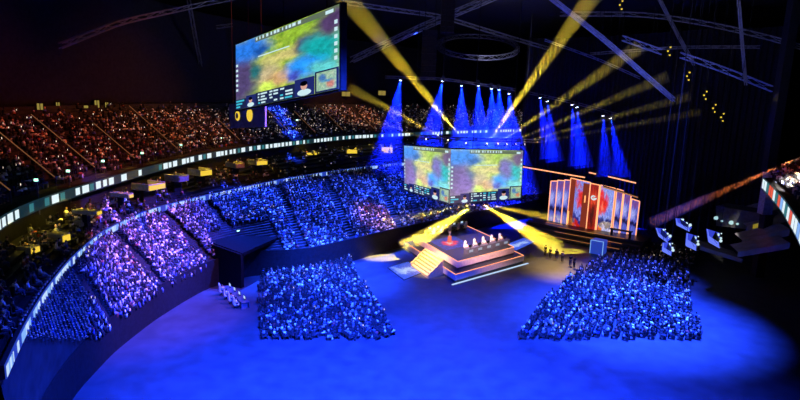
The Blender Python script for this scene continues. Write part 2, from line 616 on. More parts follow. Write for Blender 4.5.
# detailed seated spectator, one continuous body
def skin_mesh(name, joints, edges, radii, m, sub=1):
    me = bpy.data.meshes.new(name + '_cage')
    me.from_pydata(joints, edges, [])
    o = bpy.data.objects.new(name + '_cage', me)
    COL.objects.link(o)
    o.modifiers.new('skin', 'SKIN').use_smooth_shade = True
    for v, r in zip(me.skin_vertices[0].data, radii):
        v.radius = r if isinstance(r, tuple) else (r, r)
    me.skin_vertices[0].data[0].use_root = True
    if sub:
        o.modifiers.new('sub', 'SUBSURF').levels = sub
    dg = bpy.context.evaluated_depsgraph_get()
    dg.update()
    out = bpy.data.meshes.new_from_object(o.evaluated_get(dg))
    out.name = name
    bpy.data.objects.remove(o)
    out.materials.clear()
    out.materials.append(m)
    return out
def seated_figure():
    J = [(0, 0, .50), (0, 0, .66), (0, .01, .84), (0, .02, .97), (0, .03, 1.04), (0, .05, 1.13), (0, .05, 1.22)]
    E = [(0, 1), (1, 2), (2, 3), (3, 4), (4, 5), (5, 6)]
    R = [(.15, .11), (.13, .10), (.16, .11), (.08, .07), .05, (.085, .095), (.07, .08)]
    for s in (-1, 1):
        n = len(J)
        J += [(s * .18, .01, .90), (s * .23, .06, .68), (s * .15, .26, .60), (s * .11, .33, .61)]
        E += [(2, n), (n, n + 1), (n + 1, n + 2), (n + 2, n + 3)]
        R += [.055, .045, .035, .035]
        n = len(J)
        J += [(s * .10, .10, .50), (s * .13, .42, .49), (s * .13, .43, .10), (s * .13, .55, .06)]
        E += [(0, n), (n, n + 1), (n + 1, n + 2), (n + 2, n + 3)]
        R += [.085, .065, .045, .035]
    body = skin_mesh('person', J, E, R, M['body'])
    shirt = skin_mesh('shirt', [J[0], J[1], J[2], (0, .015, .955)] + [J[7], J[8], J[15], J[16]],
                      [(0, 1), (1, 2), (2, 3), (2, 4), (4, 5), (2, 6), (6, 7)], [(.165, .125), (.15, .115), (.18, .125), (.09, .08), .07, .06, .07, .06], M['shirt'])
    tr = skin_mesh('trousers', [J[0], J[11], J[12], J[13], J[19], J[20], J[21]],
                   [(0, 1), (1, 2), (2, 3), (0, 4), (4, 5), (5, 6)], [(.14, .12), .10, .08, .06, .10, .08, .06], M['trousers'])
    hm = MB()
    hm.ball((0, .035, 1.185), (.098, .105, .10), 8, 6)
    hair = hm.build('hair', M['hair'], None, True)
    hme = hair.data
    bpy.data.objects.remove(hair)
    return body, shirt, tr, hme
FIG = seated_figure()
LBL = {'club': ('spectator seated at far left in the dark terrace between the two LED ribbons', 'spectators in the nearest club rows'),
       'right': ('spectator seated in the dark reddish tier at the right edge above the LED board', 'spectators in the right hand tier'),
       'low': ('spectator in the nearest rows of the purple lit lower bowl at far left', 'spectators in the nearest lower bowl rows'),
       'up': ('spectator seated in the nearest rows of the dark reddish upper tier at left', 'spectators in the nearest upper tier rows'),
       'floor_left': ('spectator in the nearest rows of the blue floor block left of the square stage', 'spectators in the left floor block'),
       'floor_right': ('spectator in the nearest rows of the floor block before the glowing portal stage', 'spectators in the right floor block')}
def make_person(x, y, z, yaw, label, group):
    o = bpy.data.objects.new('person', FIG[0])
    COL.objects.link(o)
    o.location = (x, y, z); o.rotation_euler = (0, 0, yaw)
    tag(o, label, 'person', group)
    for nm, me in (('shirt', FIG[1]), ('trousers', FIG[2]), ('hair', FIG[3])):
        c = bpy.data.objects.new(nm, me)
        COL.objects.link(c)
        c.parent = o
    return o
for s in NEAR:
    make_person(*s[:4], *LBL[s[4]])
# seats of the floor blocks and the tiers
mb = MB()
for s in spots:
    if s[4].startswith('floor') or s[0] ** 2 + s[1] ** 2 < 4200:
        Rz = Matrix.Rotation(s[3], 3, 'Z')
        b = Vector(s[:3])
        mb.box(b + Rz @ Vector((0, .08, .40)), (.46, .44, .05), Rz)
        mb.box(b + Rz @ Vector((0, -.17, .62)), (.44, .04, .42), Rz)
        mb.box(b + Rz @ Vector((0, -.02, .19)), (.06, .30, .38), Rz)
tag(mb.build('seats', M['dark_steel']), 'rows of dark arena seats under the spectators on the floor and in the nearest tiers', 'seats', kind='stuff')
print('PEOPLE', len(spots), len(NEAR), {g: sum(1 for s in NEAR if s[4] == g) for g in LBL})
# ------------------------------------------------------------------ big screens
def lin(c):
    return tuple(((x + 0.055) / 1.055) ** 2.4 if x > 0.04 else x / 12.92 for x in c)
def picture(name, base, base2, blobs, strength=1.0, warp=0.12, scale=3.0):
    """an emissive picture of soft colour patches, in the UV frame of a screen"""
    m = bpy.data.materials.new(name)
    m.use_nodes = True
    nt = m.node_tree
    N, Lk = nt.nodes.new, nt.links.new
    b = nt.nodes['Principled BSDF']
    b.inputs['Base Color'].default_value = (0.02, 0.02, 0.02, 1)
    b.inputs['Roughness'].default_value = 0.4
    uv = N('ShaderNodeUVMap')
    ns = N('ShaderNodeTexNoise'); ns.inputs['Scale'].default_value = scale; ns.inputs['Detail'].default_value = 7; ns.inputs['Roughness'].default_value = .62
    Lk(uv.outputs[0], ns.inputs['Vector'])
    sub = N('ShaderNodeVectorMath'); sub.operation = 'SUBTRACT'; sub.inputs[1].default_value = (.5, .5, .5)
    Lk(ns.outputs['Color'], sub.inputs[0])
    sca = N('ShaderNodeVectorMath'); sca.operation = 'SCALE'; sca.inputs['Scale'].default_value = warp * 2
    Lk(sub.outputs[0], sca.inputs[0])
    add = N('ShaderNodeVectorMath'); add.operation = 'ADD'
    Lk(uv.outputs[0], add.inputs[0]); Lk(sca.outputs[0], add.inputs[1])
    n2 = N('ShaderNodeTexNoise'); n2.inputs['Scale'].default_value = scale * 2.2; n2.inputs['Detail'].default_value = 6
    Lk(add.outputs[0], n2.inputs['Vector'])
    r = N('ShaderNodeValToRGB')
    r.color_ramp.elements[0].position = .35; r.color_ramp.elements[1].position = .65
    r.color_ramp.elements[0].color = (*lin(base), 1); r.color_ramp.elements[1].color = (*lin(base2), 1)
    Lk(n2.outputs['Fac'], r.inputs['Fac'])
    cur = r.outputs['Color']
    for (u, v, ru, rv, c, soft) in blobs:
        d = N('ShaderNodeVectorMath'); d.operation = 'SUBTRACT'; d.inputs[1].default_value = (u, v, 0)
        Lk(add.outputs[0], d.inputs[0])
        q = N('ShaderNodeVectorMath'); q.operation = 'DIVIDE'; q.inputs[1].default_value = (ru, rv, 1e6)
        Lk(d.outputs[0], q.inputs[0])
        l = N('ShaderNodeVectorMath'); l.operation = 'LENGTH'
        Lk(q.outputs[0], l.inputs[0])
        mr = N('ShaderNodeMapRange'); mr.inputs[1].default_value = 1 + soft; mr.inputs[2].default_value = 1 - soft
        mr.clamp = True; mr.interpolation_type = 'SMOOTHSTEP'
        Lk(l.outputs['Value'], mr.inputs[0])
        mx = N('ShaderNodeMix'); mx.data_type = 'RGBA'
        mx.inputs[7].default_value = (*lin(c), 1)
        Lk(mr.outputs[0], mx.inputs[0]); Lk(cur, mx.inputs[6])
        cur = mx.outputs[2]
    n3 = N('ShaderNodeTexNoise'); n3.inputs['Scale'].default_value = scale * 3.2; n3.inputs['Detail'].default_value = 5; n3.inputs['Roughness'].default_value = .7
    Lk(add.outputs[0], n3.inputs['Vector'])
    m3 = N('ShaderNodeMapRange'); m3.inputs[1].default_value = .35; m3.inputs[2].default_value = .65; m3.inputs[3].default_value = .68; m3.inputs[4].default_value = 1.28
    Lk(n3.outputs['Fac'], m3.inputs[0])
    mu = N('ShaderNodeVectorMath'); mu.operation = 'SCALE'
    Lk(cur, mu.inputs[0]); Lk(m3.outputs[0], mu.inputs['Scale'])
    cur = mu.outputs[0]
    Lk(cur, b.inputs['Emission Color'])
    b.inputs['Emission Strength'].default_value = strength
    return m
GAME = [(0.03, .45, .22, .45, (.30, .25, .42), .5), (.13, .86, .24, .17, (.15, .45, .85), .5), (.30, .80, .09, .06, (.10, .30, .60), .6),
        (.36, .40, .12, .2, (.72, .66, .50), .7), (.55, .62, .20, .08, (.78, .74, .45), .7), (.50, .32, .14, .10, (.78, .62, .42), .7),
        (.36, .24, .08, .09, (.80, .92, .35), .6), (.74, .66, .10, .14, (.28, .22, .38), .6), (.86, .55, .17, .2, (.08, .62, .62), .5),
        (.95, .84, .13, .16, (.30, .22, .38), .5), (.72, .37, .17, .13, (.15, .55, .92), .5), (.62, .28, .07, .07, (.25, .30, .7), .6),
        (.88, .33, .12, .09, (.35, .75, .75), .6), (.66, .86, .12, .1, (.55, .70, .20), .7), (.24, .52, .07, .12, (.15, .40, .42), .6)]
M['game'] = picture('game_broadcast', (.36, .56, .12), (.66, .74, .26), GAME, 1.2, .10, 5)
GAME2 = [(u, v, ru, rv, tuple(x * .8 + .16 for x in c), s) for u, v, ru, rv, c, s in GAME] + [(.18, .35, .12, .3, (.50, .42, .66), .7), (.75, .62, .08, .2, (.45, .42, .66), .7)]
M['game_pale'] = picture('game_broadcast_pale', (.55, .66, .36), (.76, .80, .46), GAME2, 1.45, .10, 5)
M['hud'] = glow('hud_panel', lin((.10, .14, .30)), 1.0)
M['hud_dim'] = glow('hud_dim', lin((.38, .44, .36)), 1.0)
M['hud_light'] = glow('hud_text', lin((.80, .92, .95)), 1.0)
M['hud_cyan'] = glow('hud_cyan', lin((.25, .75, .85)), 1.0)
M['hud_night'] = glow('hud_camera_background', lin((.12, .16, .42)), 1.0)
M['hud_skin'] = glow('hud_face', lin((.85, .65, .58)), 1.0)
M['map'] = picture('mini_map_picture', (.55, .75, .62), (.75, .85, .7), [(.3, .7, .2, .2, (.3, .5, .75), .5), (.7, .3, .2, .2, (.85, .55, .4), .5), (.5, .5, .3, .08, (.35, .6, .75), .5)], .9)

class Panel:
    """bilinear frame on a screen's face"""
    def __init__(self, tl, tr, br, bl):
        self.c = [Vector(p) for p in (bl, br, tr, tl)]
        a, b, c, d = self.c
        self.n = (b - a).cross(d - a).normalized()
    def p(self, u, v, off=0.0):
        a, b, c, d = self.c
        return (a * (1 - u) + b * u) * (1 - v) + (d * (1 - u) + c * u) * v + self.n * off
    def rect(self, u0, u1, v0, v1, off):
        return [self.p(u0, v0, off), self.p(u1, v0, off), self.p(u1, v1, off), self.p(u0, v1, off)]

def uv_face(name, panel, m, parent, rect=(0, 1, 0, 1), off=0.0, origin=(0, 0, 0), grid=1):
    u0, u1, v0, v1 = rect
    o = Vector(origin)
    vs, fs, uvs = [], [], []
    for j in range(grid + 1):
        for i in range(grid + 1):
            a, b = i / grid, j / grid
            vs.append(tuple(panel.p(u0 + (u1 - u0) * a, v0 + (v1 - v0) * b, off) - o))
            uvs.append((a, b))
    w = grid + 1
    for j in range(grid):
        for i in range(grid):
            k = j * w + i
            fs.append((k, k + 1, k + w + 1, k + w))
    me = bpy.data.meshes.new(name)
    me.from_pydata(vs, [], fs)
    ul = me.uv_layers.new(name='UVMap')
    for lp in me.loops:
        ul.data[lp.index].uv = uvs[lp.vertex_index]
    me.materials.append(m)
    ob = bpy.data.objects.new(name, me)
    COL.objects.link(ob)
    if parent:
        ob.parent = parent
    else:
        ob.location = o
    return ob

def player_cam(P, u0, u1, v0, v1, off, root, o):
    mb = MB(o); mb.slab(P.rect(u0, u1, v0, v1, off), .02, 0)
    # head and shoulders of the player on air
    cu, w, h = (u0 + u1) / 2, u1 - u0, v1 - v0
    def disc(cu, cv, ru, rv, mi, e):
        k = 12
        pts = [P.p(cu + ru * math.cos(2 * math.pi * t / k), cv + rv * math.sin(2 * math.pi * t / k), off + e) for t in range(k)]
        mb.add(pts, [tuple(range(k))], mi)
    disc(cu, v0 + h * .20, w * .36, h * .19, 1, .02)
    disc(cu, v0 + h * .56, w * .17, h * .22, 3, .03)
    disc(cu, v0 + h * .70, w * .19, h * .14, 2, .04)
    mb.build('player_camera', [M['hud_night'], M['hud_light'], M['black'], M['hud_skin']], root)

def hud(P, root, o, seed, k=1.0, flip=False):
    R = random.Random(seed)
    mb = MB(o); mb.slab(P.rect(.24, .64, 0, .19, .04 * k), .02, 0)
    for row in range(4):
        for cx, w in ((.27, .02), (.30, .07), (.39, .03), (.435, .05), (.50, .04), (.55, .07)):
            if R.random() < .9:
                u = cx + R.uniform(-.005, .005)
                v = .02 + row * .043
                mb.slab(P.rect(u, u + w * R.uniform(.6, 1), v, v + .022, .06 * k), .02, 1 if R.random() < .7 else 2)
    mb.build('status_bar', [M['hud'], M['hud_light'], M['hud_cyan']], root)
    mb = MB(o); mb.slab(P.rect(0, .13, 0, .15, .04 * k), .02, 0)
    for row in range(3):
        mb.slab(P.rect(.01, .05 + .06 * R.random(), .02 + row * .045, .045 + row * .045, .06 * k), .02, 1 + R.randint(0, 1))
    mb.build('ticker_panel', [M['hud'], M['hud_light'], M['hud_cyan']], root)
    player_cam(P, .13, .24, 0, .18, .045 * k, root, o)
    player_cam(P, .64, .81, 0, .23, .045 * k, root, o)
    mb = MB(o); mb.slab(P.rect(.815, 1, .0, .27, .04 * k), .02, 0)
    mb.build('mini_map_frame', [M['hud']], root)
    uv_face('mini_map', P, M['map'], root, (.83, .985, .02, .25), .06 * k, o, 1)
    mb = MB(o)
    mb.slab(P.rect(.24, .97, .925, .99, .035 * k), .02, 1)
    u = .25
    while u < .68:
        w = R.uniform(.008, .03)
        mb.slab(P.rect(u, u + w, .945, .985, .05 * k), .02, 0)
        u += w + R.uniform(.008, .03)
    mb.slab(P.rect(.90, .96, .93, .97, .05 * k), .02, 0)
    mb.build('score_line', [M['hud_light'], M['hud_dim']], root)
    mb = MB(o)
    for j in range(6):
        mb.slab(P.rect(.008, .030, .28 + j * .075, .315 + j * .075, .05 * k), .02, 0)
        mb.slab(P.rect(.968, .990, .36 + j * .085, .405 + j * .085, .05 * k), .02, 0)
    mb.build('team_icons', [M['hud_light']], root)
    mb = MB(o)
    mb.slab(P.rect(.27, .59, .70, .713, .05 * k) if not flip else P.rect(.3, .62, .7, .713, .05 * k), .02, 0)
    mb.build('action_streak', [M['hud_light']], root)

def hang_screen(name, label, panels, depth, cables, seed, top_z=38.5):
    allp = [p for P in panels for p in P.c]
    c = sum(allp, Vector()) / len(allp)
    c.z = min(p.z for p in allp)
    root = thing(name, label, 'screen', c)
    body = MB(c)
    for i, P in enumerate(panels):
        body.slab(P.rect(-.012 if i == 0 else .035, 1.012 if i == len(panels) - 1 else .965, -.02, 1.02, -.03), depth)
    body.build('cabinet', M['black'], root)
    for i, P in enumerate(panels):
        uv_face('screen_face', P, M['game' if len(panels) == 1 else 'game_pale'], root, (0, 1, 0, 1), 0.0, c, 10)
        hud(P, root, c, seed + i, 1.0, i == 1)
    for q in cables:
        mb = MB(c)
        mb.bar(q, (q[0], q[1], top_z), .05, 6)
        mb.build('cable', M['black'], root)
    return root

A1 = Panel(ony(235.8, 45, 55), ony(339.3, 3.8, 42), ony(339, 88.8, 42), ony(236.2, 110, 55))
hang_screen('video_screen', 'large hanging screen at upper left, tilted, showing a green and blue game map',
            [A1], .5, [A1.p(u, 1.0, -.3) for u in (.12, .5, .88)], 5)
CL = Panel(ony(404, 145.6, 95), ony(451, 149.2, 78), ony(449.5, 204, 78), ony(404.4, 189.6, 95))
CR = Panel(CL.c[2], ony(523, 150.6, 89), ony(521, 198.4, 89), CL.c[1])
hang_screen('centre_screen', 'two sided hanging screen over the stage showing the same game twice',
            [CL, CR], .5, [CL.p(.2, 1, -.4), CL.p(.75, 1, -.4), CR.p(.3, 1, -.4), CR.p(.85, 1, -.4)], 11)

# dark sponsor board with yellow ovals below the big screen
BP = Panel(ony(229, 104, 60), ony(265, 101, 58), ony(265, 127, 58), ony(230, 128.5, 60))
c = BP.p(.5, 0)
rt = thing('hanging_board', 'dark grey hanging board with yellow ovals just under the big left screen', 'board', c)
mb = MB(c); mb.slab(BP.rect(0, 1, 0, 1, 0), .25); mb.build('board_panel', M['steel'], rt)
for (cu, ru, cv, rv, hole) in ((.58, .085, .50, .26, False), (.24, .07, .5, .2, True)):
    mb = MB(c)
    k = 20
    out = [BP.p(cu + ru * math.cos(2 * math.pi * t / k), cv + rv * math.sin(2 * math.pi * t / k), .04) for t in range(k)]
    if hole:
        inn = [BP.p(cu - .02 + ru * .55 * math.cos(2 * math.pi * t / k), cv + rv * .6 * math.sin(2 * math.pi * t / k), .04) for t in range(k)]
        mb.add(out + inn, [(t, (t + 1) % k, k + (t + 1) % k, k + t) for t in range(k)])
    else:
        mb.add(out, [tuple(range(k))])
    mb.build('oval_emblem', M['glow_yellow'], rt)
for u in (.1, .9):
    mb = MB(c); mb.bar(BP.p(u, 1, -.1), BP.p(u, 1, -.1) + Vector((0, 0, 38.4 - BP.p(u, 1).z)), .04); mb.build('cable', M['black'], rt)

# ------------------------------------------------------------------ square match stage
SF = onz(455, 283, 0); SR = onz(523, 263, 0); SL = onz(432, 268, 0)
ex = (SR - SF); LX = ex.length; ex.normalize()
ey = (onz(404, 249, 0) - SF); LY = ey.length
ey.normalize()
SM = Matrix((ex, ey, Vector((0, 0, 1)))).transposed()
def S(x, y, z):
    return SF + ex * x + ey * y + Vector((0, 0, z))
M['fascia'] = mat('stage_fascia', (0.62, 0.46, 0.46), 0.6, var=.1)
M['stage_top'] = mat('stage_floor', (0.022, 0.024, 0.04), 0.35, var=.3)
M['step_gold_lit'] = mat('step_gold_lit', (0.7, 0.5, 0.22), 0.5, var=.15)  # golden beam light put into the step colour
rt = thing('match_stage', 'square two level stage with pale pink fascia in the middle of the floor', 'stage', SF)
H1, H2, IN = 1.15, 2.3, 1.3
def stage_block(nm, i, z0, z1, m):
    mb = MB(SF)
    mb.box(S(LX / 2, LY / 2, (z0 + z1) / 2), (LX - 2 * i, LY - 2 * i, z1 - z0), SM)
    return mb.build(nm, m, rt)
stage_block('lower_deck', 0.0, 0.0, H1, M['stage_top'])
stage_block('upper_deck', IN, H1, H2, M['stage_top'])
for z0, z1, i in ((.35, H1 - .05, 0), (H1 + .3, H2 - .02, IN)):
    mb = MB(SF)
    mb.box(S(LX / 2, i - .04, (z0 + z1) / 2), (LX - 2 * i, .06, z1 - z0), SM)
    mb.build('front_fascia', M['fascia'], rt)
    mb = MB(SF)
    mb.box(S(i - .04, LY / 2, (z0 + z1) / 2), (.06, LY - 2 * i, z1 - z0), SM)
    mb.build('side_fascia', M['fascia'], rt)
    mb = MB(SF)
    mb.box(S(LX - i + .04, LY / 2, (z0 + z1) / 2), (.06, LY - 2 * i, z1 - z0), SM)
    mb.build('side_fascia', M['fascia'], rt)
for i, z in ((0, H1), (IN, H2)):
    mb = MB(SF)
    for a, b in (((i, i), (LX - i, i)), ((i, i), (i, LY - i)), ((LX - i, i), (LX - i, LY - i))):
        mb.bar(S(*a, z + .03), S(*b, z + .03), .05)
    mb.build('edge_light', M['led_peach'], rt)
# stairs on the left side
st = thing('stage_stairs', 'wide gold lit staircase climbing the left side of the square stage', 'stairs', S(-2.2, LY * .38, 0))
o = S(-2.2, LY * .38, 0)
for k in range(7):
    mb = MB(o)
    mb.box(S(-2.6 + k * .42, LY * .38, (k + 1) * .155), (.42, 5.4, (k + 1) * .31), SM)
    mb.build('step', M['step_gold_lit'], st)
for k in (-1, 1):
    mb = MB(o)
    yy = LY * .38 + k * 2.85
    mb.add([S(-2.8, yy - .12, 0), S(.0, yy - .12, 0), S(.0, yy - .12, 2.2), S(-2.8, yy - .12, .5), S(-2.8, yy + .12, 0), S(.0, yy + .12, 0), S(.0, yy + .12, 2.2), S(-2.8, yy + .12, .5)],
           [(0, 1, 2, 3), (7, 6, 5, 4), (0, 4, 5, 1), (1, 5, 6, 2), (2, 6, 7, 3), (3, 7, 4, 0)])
    mb.build('stringer', M['step_gold_lit'], st)
lamp('stair_fill', S(-6, LY * .38, 14), S(-1.5, LY * .38, 1), 5e4, (1, .66, .2), 34, .9)  # added lamp standing in for yellow beam spill
# floor emblem screen on the stage
M['emblem'] = picture('stage_floor_picture', (.05, .10, .45), (.15, .3, .8), [(.5, .5, .26, .26, (.95, .15, .10), .3), (.5, .5, .12, .12, (.9, .8, .8), .4)], .9, .25, 5)
EP = Panel(S(IN + 1.0, LY - IN - 4.0, H2), S(IN + 6.5, LY - IN - 4.0, H2), S(IN + 6.5, LY - IN - 9.5, H2), S(IN + 1.0, LY - IN - 9.5, H2))
ob = uv_face('floor_screen', EP, M['emblem'], None, (0, 1, 0, 1), .03, EP.p(.5, .5), 8)
tag(ob, 'round red and blue floor screen set into the top of the square stage', 'floor screen')
# trophy plinth
pc = S(IN + 3.8, LY - IN - 6.5, H2 + .05)
pt = thing('trophy_stand', 'small red lit trophy plinth in the middle of the stage top', 'trophy', pc)
mb = MB(pc); mb.frustum(pc, pc + Vector((0, 0, 1.0)), .35, .28, 10); mb.build('plinth', M['led_red'], pt)
mb = MB(pc)
mb.frustum(pc + Vector((0, 0, 1.0)), pc + Vector((0, 0, 1.2)), .16, .06, 10); mb.frustum(pc + Vector((0, 0, 1.2)), pc + Vector((0, 0, 1.65)), .07, .24, 10)
mb.build('cup', M['steel'], pt)

# desks, chairs, monitors, players
M['chair'] = mat('white_chair', (0.75, 0.78, 0.85), 0.5, var=.1)
M['desk'] = mat('desk_panel', (0.08, 0.08, 0.12), 0.4)
def gaming_chair(p, yaw, label, group):
    R = Matrix.Rotation(yaw, 3, 'Z')
    t = thing('gaming_chair', label, 'chair', p, group, yaw)
    mb = MB(); mb.box((0, 0, .47), (.52, .52, .12)); mb.build('seat', M['chair'], t)
    mb = MB(); mb.box((0, -.28, .95), (.50, .10, .80)); mb.box((0, -.30, 1.42), (.30, .09, .2)); mb.build('backrest', M['chair'], t)
    for s in (-1, 1):
        mb = MB(); mb.box((s * .31, 0, .68), (.07, .32, .05)); mb.box((s * .31, 0, .56), (.05, .06, .22)); mb.build('armrest', M['black'], t)
    mb = MB(); mb.bar((0, 0, .06), (0, 0, .42), .04)
    for k in range(5):
        a = k * 2 * math.pi / 5
        mb.bar((0, 0, .08), (.3 * math.cos(a), .3 * math.sin(a), .05), .03)
    mb.build('base', M['black'], t)
    return t
def player(p, yaw, label, group):
    o = bpy.data.objects.new('person', FIG[0]); COL.objects.link(o)
    o.location = p; o.rotation_euler = (0, 0, yaw)
    tag(o, label, 'person', group)
    for nm, me in (('jersey', JERSEY), ('trousers', FIG[2]), ('hair', FIG[3])):
        q = bpy.data.objects.new(nm, me); COL.objects.link(q); q.parent = o
JERSEY = FIG[1].copy(); JERSEY.materials.clear(); JERSEY.materials.append(M['jersey'])
def monitor(p, yaw, label, group):
    t = thing('monitor', label, 'monitor', p, group, yaw)
    mb = MB(); mb.box((0, 0, .32), (.58, .04, .36)); mb.build('housing', M['black'], t)
    mb = MB(); mb.box((0, -.024, .32), (.54, .01, .32)); mb.build('display', M['led_pale'], t)
    mb = MB(); mb.box((0, .03, .08), (.05, .03, .16)); mb.box((0, .03, .01), (.24, .18, .02)); mb.build('foot', M['black'], t)
yaw0 = math.atan2(ex.y, ex.x)
def team(yrow, facing, where, n=5, x0=5.2, dx=2.0, desk=True):
    yaw = yaw0 + (0 if facing > 0 else math.pi)
    dcen = S(x0 + dx * (n - 1) / 2, yrow + facing * .95, H2)
    t = thing('player_desk', 'long dark desk with monitors for the team %s' % where, 'desk', dcen)
    mb = MB(dcen); mb.box(dcen + Vector((0, 0, .74)), (dx * n, .8, .05), SM); mb.build('desktop', M['desk'], t)
    for k in range(n):
        mb = MB(dcen); mb.box(dcen + ex * (k - (n - 1) / 2) * dx + ey * facing * .41 + Vector((0, 0, .42)), (dx * .42, .04, .34), SM); mb.build('name_light', M['led_soft'], t)
    mb = MB(dcen); mb.box(dcen + ey * facing * .36 + Vector((0, 0, .36)), (dx * n, .05, .70), SM); mb.build('modesty_panel', M['desk'], t)
    for s in (-1, 1):
        mb = MB(dcen); mb.box(dcen + ex * s * (dx * n / 2 - .05) + Vector((0, 0, .36)), (.06, .7, .72), SM); mb.build('leg', M['desk'], t)
    for k in range(n):
        p = S(x0 + k * dx, yrow, H2)
        gaming_chair(p, yaw, 'white high backed gaming chair at the team desk %s' % where, 'gaming chairs %s' % where)
        player(p + Vector((0, 0, .03)), yaw, 'seated player in white at the team desk %s' % where, 'players %s' % where)
        monitor(S(x0 + k * dx, yrow + facing * 1.05, H2 + .765), yaw, 'glowing monitor on the team desk %s' % where, 'monitors %s' % where)
team(4.2, -1, 'near the front edge of the stage')
team(LY - 3.4, 1, 'near the back edge of the stage', 5, 4.2, 1.9)
# light patches on the floor beside the stage, made as glowing sheets
M['floor_patch'] = picture('floor_patch_glow', (.12, .20, .75), (.35, .5, 1.0), [(.4, .5, .2, .2, (.75, .85, 1), .6), (.7, .4, .12, .2, (.7, .8, 1), .5), (.2, .6, .12, .25, (.6, .7, 1), .5)], .9, .4, 6)
for lab, px in (('pale blue light patch as a glowing sheet at the foot of the stage stairs', [(388, 268), (408, 262), (424, 272), (404, 280)]),
                ('pale blue light patch as a glowing sheet right of the square stage', [(503, 246), (524, 238), (535, 242), (516, 251)])):
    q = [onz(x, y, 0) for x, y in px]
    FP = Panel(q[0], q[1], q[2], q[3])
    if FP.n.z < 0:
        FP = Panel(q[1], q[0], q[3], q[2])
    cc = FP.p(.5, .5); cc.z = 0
    t = thing('floor_light_patch', lab, 'floor screen', cc)
    mb = MB(cc); mb.slab([p + Vector((0, 0, .05)) for p in FP.rect(-.02, 1.02, -.02, 1.02, 0)], .045); mb.build('patch_base', M['black'], t)
    uv_face('patch_glow', FP, M['floor_patch'], t, (0, 1, 0, 1), .07, cc, 6)
for lab, a, b in (('thin white light strip on the floor along the front of the stage', (452, 285), (528, 263.5)), ('long white light strip on the floor behind the stage, before the blue crowd', (357, 243), (456, 226.5)),
                  ('short white light strip on the floor behind the back right of the stage', (476, 222), (492, 219))):
    pa, pb = onz(*a, 0), onz(*b, 0)
    mb = MB((pa + pb) / 2)
    dd = (pb - pa).normalized(); nn = Vector((-dd.y, dd.x, 0))
    mb.add([pa - nn * .12, pb - nn * .12, pb + nn * .12, pa + nn * .12] + [p + Vector((0, 0, .08)) for p in (pa - nn * .12, pb - nn * .12, pb + nn * .12, pa + nn * .12)],
           [(3, 2, 1, 0), (4, 5, 6, 7), (0, 1, 5, 4), (1, 2, 6, 5), (2, 3, 7, 6), (3, 0, 4, 7)])
    tag(mb.build('light_strip', M['led_pale']), lab, 'light strip')
# ------------------------------------------------------------------ portal stage at the far end
PZ = 2.0
def yb(x):
    return 221 + (x - 546) * 0.172
def up_to(p, x, yt, y):
    """height above a seen foot point that reaches the seen top"""
    depth = p.y
    lo, hi = 0.0, 20.0
    for _ in range(40):
        m = (lo + hi) / 2
        if visible(p.x, p.y, p.z + m)[1] > yt:
            lo = m
        else:
            hi = m
    return Vector((p.x, p.y, p.z + lo))
M['sky_pic'] = picture('portal_picture', (.20, .24, .70), (.48, .50, .92), [(.5, .30, 1.2, .05, (.06, .06, .30), .6), (.3, .60, .4, .14, (.68, .70, 1), .7), (.7, .15, .5, .08, (.35, .4, .85), .7), (.6, .9, .6, .1, (.5, .3, .6), .8)], .85, .25, 3)
M['bloom_pic'] = picture('portal_picture_red', (.40, .44, .88), (.62, .66, .97), [(.5, .15, 1.2, .07, (.12, .14, .5), .6), (.75, .62, .34, .22, (.92, .16, .08), .35), (.75, .68, .1, .08, (1, .55, .4), .5), (.5, .02, .5, .09, (.8, .1, .06), .4), (.2, .92, .3, .08, (.85, .3, .2), .5)], .9, .35, 4)
M['ember_pic'] = picture('portal_picture_ember', (.40, .08, .04), (.80, .16, .08), [(.5, .7, .35, .15, (.95, .3, .15), .5), (.4, .3, .3, .2, (.25, .05, .04), .6)], .9, .4, 5)
M['bloom2_pic'] = picture('portal_picture_flower', (.42, .50, .92), (.68, .74, 1.0), [(.5, .18, 1.2, .07, (.1, .14, .5), .6), (.12, .62, .5, .24, (.95, .15, .08), .35), (.2, .55, .12, .1, (1, .5, .4), .5), (.1, .02, .3, .08, (.8, .1, .06), .4)], .9, .35, 4)
M['frame'] = mat('portal_frame', (0.05, 0.03, 0.03), 0.5)
PORT = [(549, 555.5, 181.5, 181.5, 'sky_pic', -.9, 'leftmost narrow'), (556, 563, 180.5, 181, 'sky_pic', -.6, 'second from the left narrow'), (563.5, 569.5, 180, 180.5, 'sky_pic', -.3, 'third from the left narrow'),
        (570, 589.5, 178, 182.5, 'bloom_pic', 0, 'wide left hand'), (590, 599, 183, 185, 'ember_pic', .3, 'red central'), (599.5, 614, 185, 188.5, 'bloom2_pic', 0, 'wide right hand'),
        (615, 621.5, 189, 191, 'sky_pic', -.3, 'third from the right narrow'), (622, 629, 193.5, 195.5, 'sky_pic', -.6, 'second from the right narrow'), (629.5, 637.5, 199.5, 202, 'sky_pic', -.9, 'rightmost narrow')]
pl, pr = onz(546, yb(546), PZ), onz(633, yb(633), PZ)
px_ = (pr - pl).normalized(); pn = Vector((px_.y, -px_.x, 0))      # towards the camera
